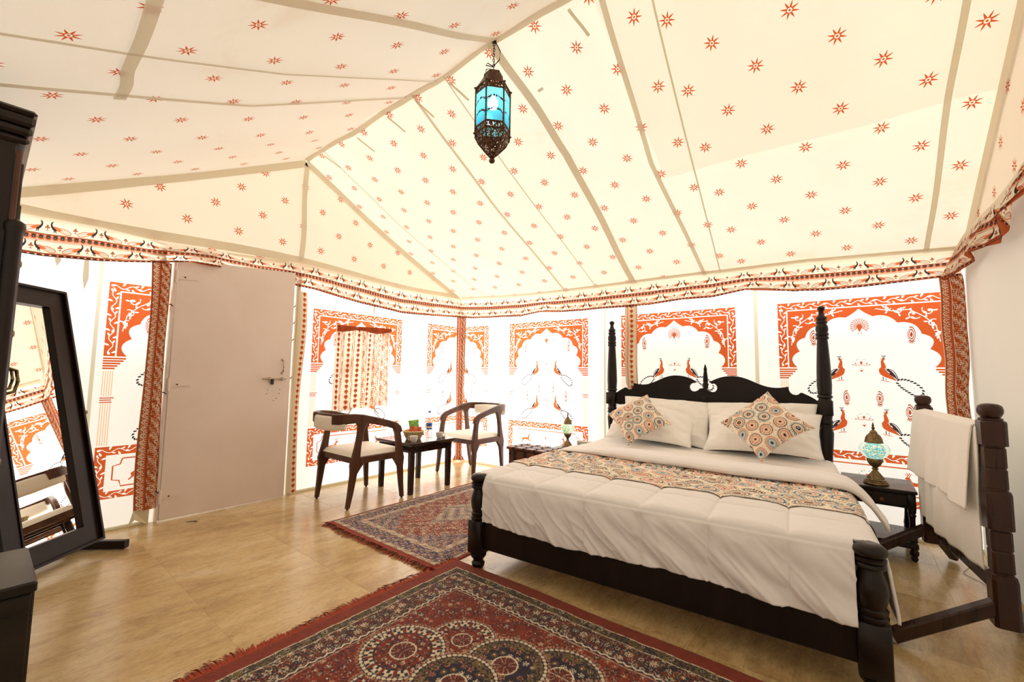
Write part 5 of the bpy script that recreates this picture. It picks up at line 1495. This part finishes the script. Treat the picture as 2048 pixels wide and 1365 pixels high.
def mosaic_lamp(label, x, y, z, k, glass):
    L = thing('mosaic_lamp', label, 'lamp', (x, y, z), group='mosaic lamps by the bed')
    c = (x, y, z)
    def sc_(p): return [(r * k, h * k) for r, h in p]
    build('base', MB().lathe(sc_([(.074, 0), (.076, .006), (.070, .012), (.071, .018), (.062, .024), (.063, .030), (.052, .036), (.050, .042), (.040, .058), (.026, .078), (.016, .094), (.013, .100), (.020, .105), (.020, .110), (.013, .115), (.020, .124), (.034, .140), (.044, .160), (.047, .176), (.044, .184)]), c, 40, (20, .038 * k, .180 * k, .045)), M['brass'], L, smooth=40)
    g = build('glass_globe', MB().lathe(sc_([(.040, .182), (.060, .194), (.080, .214), (.091, .240), (.090, .262), (.078, .284), (.058, .298), (.044, .304)]), (0, 0, 0), 32), glass, L, world=False, smooth=50)
    build('bulb', MB().lathe(sc_([(.004, .225), (.018, .232), (.024, .25), (.018, .268), (.004, .275)]), (0, 0, 0), 12), M['bulb_small'], L, world=False, smooth=60)
    cp = build('cap', MB().lathe(sc_([(.054, .298), (.056, .304), (.050, .314), (.048, .330), (.040, .350), (.026, .366), (.022, .370), (.024, .375), (.018, .384), (.012, .392)]), c, 40, (18, .31 * k, .37 * k, .05)), M['brass'], L, smooth=40)
    build('finial', MB().lathe(sc_([(.010, .390), (.005, .396), (.011, .404), (.011, .410), (.005, .416), (.008, .424), (.005, .434), (.002, .450)]), c, 12), M['lantern_metal'], cp, smooth=60)
    return L
mosaic_lamp('blue and yellow mosaic glass lamp with bronze base beside the towel rack', 4.300, -.225, HT, .92, M['mosaic_blue'])

# ------------------------------------------------------------------ bedside pieces, left
cs = thing('strapped_chest', 'brown wooden chest with black iron straps left of the bed', 'chest', (1.62, -.36, 0))
cw = M['chest_wood']
CX0, CX1, CY0, CY1, CH = 1.262, 2.02, -.520, -.215, .384
bd = build('body', MB().box(((CX0 + CX1) / 2 + .012, (CY0 + CY1) / 2, .180), (CX1 - CX0 - .03, CY1 - CY0 - .03, .345), .004), cw, cs)
ld = build('lid', MB().box(((CX0 + CX1) / 2, (CY0 + CY1) / 2, CH - .014), (CX1 - CX0, CY1 - CY0, .028), .008), cw, cs)
build('plinth', MB().box(((CX0 + CX1) / 2 + .012, (CY0 + CY1) / 2, .021), (CX1 - CX0 - .01, CY1 - CY0 - .01, .042), .004), cw, cs)
for k in range(5):
    x = CX0 + .10 + k * .135
    build('iron_strap', MB().box((x, (CY0 + CY1) / 2, CH + .001), (.020, CY1 - CY0 + .004, .004), .001).box((x, CY0 - .001, CH - .014), (.020, .004, .030), .001), M['iron'], ld)
    build('iron_strap', MB().box((x + .012, CY0 + .012, .19), (.034, .005, .31), .001), M['iron'], bd)
    for yy in (CY0 + .05, CY0 + .15, CY1 - .05): build('rivet', MB().lathe([(.010, .002), (.008, .007), (.002, .009)], (x, yy, CH), 8), M['iron'], ld, smooth=60)
for yy in (CY0 + .10, CY1 - .10): build('iron_strap', MB().box(((CX0 + CX1) / 2, yy, CH + .0005), (CX1 - CX0 - .06, .012, .004), .001), M['iron'], ld)
build('knob', MB().tube([(CX0 + .055, CY0 + .018, .315), (CX0 + .055, CY0 - .004, .315), (CX0 + .055, CY0 - .012, .315)], [.008, .010, .006], 12), M['iron'], bd, smooth=60)
nl = thing('nightstand', 'low dark nightstand behind the strapped chest, against the tent wall', 'nightstand', (1.93, -.09, 0))
build('top', MB().box((1.885, -.085, .366), (.50, .24, .022), .004), dw, nl)
build('case', MB().box((1.885, -.085, .20), (.46, .21, .31), .004), dw, nl)
for x in (1.675, 2.095):
    for y in (-.172, .002): build('foot', MB().box((x, y, .024), (.04, .04, .048), .003), dw, nl)
mosaic_lamp('green and clear mosaic glass lamp with bronze base left of the bed', 1.775, -.095, .377, .84, M['mosaic_green'])
ps = thing('power_strip', 'cream power socket strip beside the green mosaic lamp', 'power strip', (2.02, -.03, .377))
build('body', MB().box((2.005, -.045, .377 + .042), (.27, .05, .084), .008), M['plastic_white'], ps)
for k in range(3):
    for dx, dz in ((0, .018), (-.010, -.004), (.010, -.004)):
        build('socket_hole', MB().lathe([(.0035, -.001), (.0035, .0012)], (0, 0, 0), 8), M['iron'], ps, world=False).matrix_local = Matrix.Translation(Vector((1.905 + k * .075 + dx, -.0705, .42 + dz)) - wloc(ps)) @ Matrix.Rotation(PI / 2, 4, 'X')
# ------------------------------------------------------------------ towel rack
rk = thing('towel_rack', 'carved dark wooden towel rack against the plain cream wall', 'towel rack', (4.63, -.62, 0))
rw = M['rack_wood']
F0, R0 = np.array((4.655, -1.404)), np.array((4.548, -.330))
dv = (R0 - F0) / np.linalg.norm(R0 - F0); RL = float(np.linalg.norm(R0 - F0))
rang = math.atan2(dv[1], dv[0])
def sq(c, z, wa, wb, rot):
    """rounded square ring, wa along the rack, wb across"""
    ch = min(wa, wb) * .14; a, b = wa / 2, wb / 2; q = []
    for p, r in ((a - ch, -b), (a, -b + ch), (a, b - ch), (a - ch, b), (-a + ch, b), (-a, b - ch), (-a, -b + ch), (-a + ch, -b)):
        q.append((c[0] + p * math.cos(rot) - r * math.sin(rot), c[1] + p * math.sin(rot) + r * math.cos(rot), z))
    return q
steps = [(0.1469, 0.0856), (0.3313, 0.0856), (0.3525, 0.0781), (0.3571, 0.0651), (0.3626, 0.0651), (0.3663, 0.0707), (0.4447, 0.0698), (0.4474, 0.0651), (0.453, 0.0651), (0.4557, 0.0707), (0.5267, 0.0707), (0.5304, 0.0651), (0.5341, 0.0651), (0.5378, 0.0856), (0.6798, 0.0856), (0.6936, 0.0781), (0.6964, 0.0688), (0.7019, 0.0670), (0.7056, 0.0707), (0.7794, 0.0698), (0.783, 0.0651), (0.7886, 0.0651), (0.7913, 0.0707), (0.8688, 0.0707), (0.8725, 0.0651), (0.8771, 0.0651), (0.8808, 0.0856), (0.9767, 0.0856), (0.984, 0.0781)]
for c in (F0, R0):
    mb = MB().loft([sq(c, z, w, w * .92, rang) for z, w in steps])
    p = build('post', mb, rw, rk)
    build('ball_finial', MB().lathe([(0.0335, 0.9822), (0.0381, 0.9859), (0.0381, 0.9923), (0.0298, 0.9969), (0.0335, 1.0025), (0.0400, 1.0154), (0.0409, 1.0301), (0.0372, 1.0449), (0.0260, 1.0532), (0.0093, 1.056)], (c[0], c[1], 0), 24), rw, p, smooth=50)
def beam(p, q, w, h):
    p, q = Vector(p), Vector(q); t = (q - p).normalized(); sd = t.cross(Vector((0, 0, 1))).normalized(); up = sd.cross(t); c = .006; out = []
    for o in (p, q):
        out.append([o + sd * a + up * b for a, b in ((w / 2 - c, -h / 2), (w / 2, -h / 2 + c), (w / 2, h / 2 - c), (w / 2 - c, h / 2), (-w / 2 + c, h / 2), (-w / 2, h / 2 - c), (-w / 2, -h / 2 + c), (-w / 2 + c, -h / 2))])
    return MB().loft(out)
def on(c, k, off=(0, 0)): return (c[0] + dv[0] * k + off[0], c[1] + dv[1] * k + off[1])
build('lower_rail', beam((*on(F0, .03), .285), (*on(F0, RL - .03), .255), .026, .070), rw, rk)
build('top_rail', beam((*on(F0, .03), .935), (*on(F0, RL - .03), .935), .026, .040), rw, rk)
for c, e, g in ((F0, (-.362, -.118), (.12, .36)), (R0, (-.35, -.155), (.12, .20))):
    build('leg', beam((c[0] - .02, c[1] - .01, .225), (c[0] + e[0], c[1] + e[1], .028), .046, .054), rw, rk)
    build('leg', beam((c[0] + .01, c[1] + .02, .225), (min(c[0] + g[0], W - .06), c[1] + g[1], .028), .046, .054), rw, rk)
# towel: two hanging layers on the near side, a short drop behind
def towel_mesh(k0, k1, sec, seed, slant=0.):
    n = 70; S = np.array(sec); d = np.concatenate([[0], np.cumsum(np.hypot(*np.diff(S, axis=0).T))]); s = np.linspace(0, d[-1], 90)
    o = np.interp(s, d, S[:, 0]); zz = np.interp(s, d, S[:, 1])
    K, I = np.meshgrid(np.linspace(0, 1, n), np.arange(90), indexing='ij')
    kk = k0 + (k1 - k0) * K + .010 * np.sin(zz[I] * 14 + seed) * (K > .9) + .014 * np.sin(zz[I] * 11 + seed) * np.clip(1 - K * 5, 0, 1) + .016 * fbm(zz[I] * 9, K * 0, seed + 4) * np.clip((K - .8) * 5, 0, 1)
    low = np.clip((.935 - zz[I]) / .4, 0, 1)
    off = o[I] - .010 * low * np.sin(K * 7 + seed) - .012 * fbm(K * 6, zz[I] * 2.5, seed) * low * 2 - .005 * np.sin(K * 31 + seed + 2 * zz[I]) * low
    z = zz[I] + slant * (K - .5) * low
    x = F0[0] + dv[0] * kk + (-dv[1]) * off; y = F0[1] + dv[1] * kk + dv[0] * off
    return x, y, z
tw = thing('towel', 'folded cream cotton towel hanging over the dark wooden rack', 'towel', (4.63, -.62, .93))
o1 = grid_mesh('long_layer', *towel_mesh(.038, RL + .012, [(0.060, 0.3329), (0.058, 0.5507), (0.044, 0.8273), (0.040, 0.9195), (0.038, 0.9527), (0.000, 0.9638), (-0.020, 0.9527), (-0.024, 0.8273), (-0.030, 0.4585)], 1, -.03), M['towel'], tw)
o2 = grid_mesh('short_layer', *towel_mesh(.046, RL + .030, [(0.082, 0.583), (0.078, 0.6429), (0.060, 0.8273), (0.050, 0.9195), (0.046, 0.9564), (0.000, 0.9711), (-0.028, 0.9564), (-0.034, 0.8273), (-0.040, 0.6613)], 5, -.012), M['towel'], tw)
for o in (o1, o2):
    m = o.modifiers.new('thick', 'SOLIDIFY'); m.thickness = .005; m.offset = 0
# thin dark cord lying on the floor behind the rack
_cp = np.array([(4.76, -.10), (4.72, -.22), (4.69, -.30), (4.675, -.345), (4.683, -.38), (4.72, -.43), (4.76, -.52), (4.79, -.64), (4.81, -.78)])
_ct = np.linspace(0, 8, 60); _cx, _cy = [np.convolve(np.pad(np.interp(_ct, np.arange(9), _cp[:, q]), 5, 'edge'), np.ones(11) / 11, 'valid') for q in (0, 1)]
cd = build('loose_cord', MB().tube([(x, y, .003) for x, y in zip(_cx, _cy)], .0011, 6), M['dark_metal'], smooth=60)
tag(cd, 'thin dark cord lying on the floor behind the towel rack', 'cord')
twg = build('dry_twig', MB().tube([(.205, -3.05, .004), (.235, -3.01, .006), (.27, -2.99, .004)], [.002, .003, .0015], 5).tube([(.235, -3.01, .005), (.225, -2.965, .004)], [.002, .001], 5), M['iron'], smooth=60)
tag(twg, 'small dry twig on the floor in front of the pink door', 'twig')

# ------------------------------------------------------------------ lantern
LX, LY = 2.500, -2.213
ln = thing('hanging_lantern', 'teal glass Moroccan lantern hanging from the roof ridge', 'lantern', (LX, LY, 3.27))
lm = M['lantern_metal']
def hexr(r, z, tw=PI / 6 - .72): return [(LX + r * math.cos(k * PI / 3 + tw), LY + r * math.sin(k * PI / 3 + tw), z) for k in range(6)]
HR = .108
def frame_rods(zs, rs, rad, name):
    for k in range(6):
        build(name, MB().tube([hexr(r, z)[k] for r, z in zip(rs, zs)], rad, 6), lm, ln)
frame_rods((2.642, 2.938), (HR, HR), .0062, 'frame_bar')
for z, r in ((2.938, HR), (2.642, HR), (2.90, HR - .002), (2.682, HR - .002), (3.036, .055)):
    build('hoop', MB().tube(hexr(r, z), .0062, 6, True), lm, ln)
for z, r in ((2.938, HR + .006), (2.642, HR + .006)):
    for k in range(6): build('corner_bead', MB().lathe([(.001, -.008), (.0085, 0), (.001, .008)], hexr(r, z)[k], 8), lm, ln, smooth=60)
for k in range(6):
    a, b = hexr(HR - .001, 0)[k][:2], hexr(HR - .001, 0)[(k + 1) % 6][:2]
    pv = MB().add([(*a, 2.684), (*b, 2.684), (*b, 2.898), (*a, 2.898)], [(0, 1, 2, 3)])
    pn = build('glass_pane', pv, M['teal_glass'], ln, fixn=False)
    for z0, z1 in ((2.642, 2.684), (2.898, 2.938)): build('pierced_band', MB().add([(*a, z0), (*b, z0), (*b, z1), (*a, z1)], [(0, 1, 2, 3)]), M['pierced'], ln, fixn=False)
    ca, cb = np.array(a), np.array(b); out = (ca + cb) / 2 - np.array((LX, LY)); out = out / np.linalg.norm(out) * .003
    for z0 in (2.735, 2.815):
        pts = [(*(ca + (cb - ca) * t + out), z0 + .030 * math.sin(t * PI)) for t in np.linspace(0, 1, 7)]
        st = MB()
        st.add([(p[0], p[1], p[2] - .008) for p in pts] + [(p[0], p[1], p[2] + .008) for p in pts], [(i, i + 1, i + 8, i + 7) for i in range(6)])
        build('metal_strip', st, M['pierced'], pn, fixn=False)
    roof = MB().add([hexr(HR, 2.940)[k], hexr(HR, 2.940)[(k + 1) % 6], hexr(.060, 3.022)[(k + 1) % 6], hexr(.060, 3.022)[k]], [(0, 1, 2, 3)])
    build('roof_panel', roof, M['pierced'], ln, fixn=False)
    belly = MB()
    zs = [2.642, 2.612, 2.575, 2.540, 2.515, 2.502]; rs = [HR, HR * .99, HR * .80, HR * .50, HR * .28, .014]
    V = []
    for z, r in zip(zs, rs): h = hexr(r, z); V += [h[k], h[(k + 1) % 6]]
    belly.add(V, [(2 * i, 2 * i + 1, 2 * i + 3, 2 * i + 2) for i in range(5)])
    build('belly_panel', belly, M['pierced'], ln, fixn=False)
    build('belly_rib', MB().tube([hexr(r, z)[k] for r, z in zip(rs, zs)], .0048, 6), lm, ln, smooth=60)
build('crown', MB().loft([hexr(.062, 3.020), hexr(.060, 3.038), hexr(.050, 3.044), hexr(.024, 3.048), hexr(.020, 3.066), hexr(.010, 3.074)]), lm, ln)
build('bottom_finial', MB().lathe([(.016, 2.506), (.018, 2.498), (.011, 2.492), (.018, 2.482), (.019, 2.474), (.013, 2.464), (.003, 2.460)], (LX, LY, 0), 14), lm, ln, smooth=60)
build('bulb', MB().lathe([(.010, 2.905), (.014, 2.890), (.030, 2.862), (.032, 2.842), (.022, 2.820), (.004, 2.812)], (LX, LY, 0), 16), M['bulb'], ln, smooth=60)
build('bulb_holder', MB().lathe([(.012, 3.03), (.012, 2.90)], (LX, LY, 0), 10), M['iron'], ln)
z = 3.085; k = 0
while z < 3.262:
    c = Vector((LX + .002 * math.sin(k), LY, z)); ax = k % 2
    pts = []
    for a in np.linspace(0, 2 * PI, 12, endpoint=False):
        o = .0065 * math.cos(a); h = .0125 * math.sin(a)
        pts.append(c + (Vector((o * .7, o * .7, h)) if ax else Vector((o * .7, -o * .7, h))))
    build('chain_link', MB().tube(pts, .0022, 5, True), M['iron'], ln, smooth=60)
    z += .0178; k += 1
build('flex', MB().tube([(LX + .01, LY, 3.262), (LX + .034, LY + .022, 3.20), (LX + .030, LY + .02, 3.14), (LX - .004, LY, 3.10), (LX - .040, LY - .03, 3.105), (LX - .030, LY - .024, 3.12), (LX, LY, 3.098), (LX - .036, LY - .03, 3.075), (LX - .040, LY - .03, 3.045)], .0030, 6), M['iron'], ln, smooth=60)
build('ceiling_hook', MB().tube([(LX, LY, 3.256), (LX + .008, LY, 3.268), (LX, LY, 3.274)], .003, 6).lathe([(.016, 3.262), (.016, 3.268)], (LX, LY, 0), 10), M['iron'], ln)

# ------------------------------------------------------------------ cheval mirror
MN = Vector((.715, .70, 0)).normalized(); MS = Vector((MN.y, -MN.x, 0))       # facing, and sideways towards the wardrobe
tl_ = math.radians(13.)
MU = Vector((-MN.x * math.sin(tl_), -MN.y * math.sin(tl_), math.cos(tl_))); MF = MS.cross(MU) * 1.0
if MF.dot(MN) < 0: MF = -MF
MO = Vector((.42, -3.545, .07)); MWD, MHT = .58, 1.62
cm = thing('cheval_mirror', 'tilted dark framed standing mirror beside the wardrobe', 'mirror', (.60, -3.70, 0))
mw = M['mirror_wood']
def mp(s, u, d): return MO + MS * s + MU * u + MF * d
def mbar(s0, s1, u0, u1, d0, d1):
    return MB().add([mp(s, u, d) for d in (d0, d1) for s, u in ((s0, u0), (s1, u0), (s1, u1), (s0, u1))], [(0, 1, 2, 3), (4, 5, 6, 7), (0, 1, 5, 4), (1, 2, 6, 5), (2, 3, 7, 6), (3, 0, 4, 7)])
fw = .118
build('frame_stile', mbar(.012, fw, .012, MHT - .012, -.02, .002), mw, cm); build('frame_stile', mbar(MWD - fw, MWD - .012, .012, MHT - .012, -.02, .002), mw, cm)
build('frame_rail', mbar(fw, MWD - fw, .012, fw, -.02, .002), mw, cm); build('frame_rail', mbar(fw, MWD - fw, MHT - fw, MHT - .012, -.02, .002), mw, cm)
for a in ((0, .014, 0, MHT), (MWD - .014, MWD, 0, MHT), (.014, MWD - .014, 0, .014), (.014, MWD - .014, MHT - .014, MHT)):
    build('outer_lip', mbar(*a, -.024, .022), mw, cm)
for a in ((fw - .010, fw, fw - .01, MHT - fw + .01), (MWD - fw, MWD - fw + .010, fw - .01, MHT - fw + .01), (fw, MWD - fw, fw - .01, fw), (fw, MWD - fw, MHT - fw, MHT - fw + .01)):
    build('inner_bead', mbar(*a, .0, .008), mw, cm)
build('mirror_glass', MB().add([mp(s, u, -.014) for s, u in ((fw, fw), (MWD - fw, fw), (MWD - fw, MHT - fw), (fw, MHT - fw))], [(0, 1, 2, 3)]), M['mirror'], cm, fixn=False)
build('back_board', mbar(.014, MWD - .014, .014, MHT - .014, -.024, -.020), mw, cm)
for s in (-.020, MWD + .020):
    base = MO + MS * s; pv_ = mp(s, .82, -.012)
    fx = Vector((pv_.x, pv_.y, 0))
    build('upright', beam((fx.x, fx.y, .03), (fx.x, fx.y, .86), .028, .04), mw, cm)
    a, b = fx + MN * .33, fx - MN * .20
    build('foot', beam((a.x, a.y, .030), (b.x, b.y, .030), .042, .050), mw, cm)
    build('pivot_knob', MB().tube([pv_ - MS * .02 * (1 if s < 0 else -1), pv_ + MS * .03 * (1 if s < 0 else -1)], .014, 10), M['brass'], cm, smooth=60)
a, b = MO + MS * -.02 - MN * .15, MO + MS * (MWD + .02) - MN * .15
build('stretcher', beam((a.x, a.y, .055), (b.x, b.y, .055), .03, .04), mw, cm)

# ------------------------------------------------------------------ wardrobe and bench on the camera side
wd = thing('wardrobe', 'tall dark wooden wardrobe with moulded cornice and brass fittings', 'wardrobe', (1.33, -4.22, 0))
k_ = M['dark_wood']
build('carcass', MB().box((1.335, -4.235, 1.04), (.80, .31, 2.0), .006), k_, wd)
for z, w, h in ((2.035, .030, .030), (2.070, .050, .035), (2.110, .070, .045), (2.140, .082, .022)):
    build('cornice_moulding', MB().box((1.335, -4.204, z - .012), (.80 + w, .289 + w * .5, h), .010), k_, wd)
build('plinth', MB().box((1.335, -4.222, .045), (.83, .34, .09), .006), k_, wd)
build('edge_moulding', MB().box((1.742, -4.074, 1.83), (.018, .016, .30), .004), M['chair_wood'], wd)
build('corner_column', MB().lathe([(.030, .09), (.030, .20), (.024, .22), (.024, 1.66), (.030, 1.68), (.028, 1.70), (.008, 1.715)], (1.735, -4.066, 0), 18), k_, wd, smooth=50)
for x in (1.13, 1.53):
    d = build('door', MB().box((x, -4.070, 1.02), (.385, .022, 1.84), .004), k_, wd)
    build('door_panel', MB().box((x, -4.058, 1.02), (.25, .010, 1.55), .008), k_, d)
    build('brass_handle', MB().tube([(x + .155, -4.046, 1.05), (x + .155, -4.022, 1.06), (x + .155, -4.016, 1.10), (x + .155, -4.022, 1.14), (x + .155, -4.046, 1.15)], .006, 8), M['brass'], d, smooth=60)
    for zz in (1.55, 1.28, .80): build('brass_plate', MB().lathe([(.020, -.003), (.018, .004), (.008, .009)], (0, 0, 0), 10), M['brass'], d, world=False).matrix_local = Matrix.Translation(Vector((x + .17, -4.046, zz)) - wloc(d)) @ Matrix.Rotation(-PI / 2, 4, 'X')
bn = thing('low_bench', 'low black-stained wooden bench in front of the wardrobe', 'bench', (2.03, -4.18, 0))
bkw = M['black_wood']
build('top', MB().box((2.035, -4.185, .487), (.40, .46, .034), .006), bkw, bn)
build('front_board', MB().box((2.222, -4.185, .25), (.020, .44, .44), .004), bkw, bn)
build('side_board', MB().box((2.035, -3.968, .25), (.36, .020, .44), .004), bkw, bn)
build('side_board', MB().box((2.035, -4.395, .25), (.36, .020, .44), .004), bkw, bn)
build('rear_board', MB().box((1.852, -4.185, .25), (.020, .44, .44), .004), bkw, bn)
for x in (1.86, 2.21):
    for y in (-4.39, -3.975): build('foot', MB().box((x, y, .016), (.045, .045, .032), .003), bkw, bn)
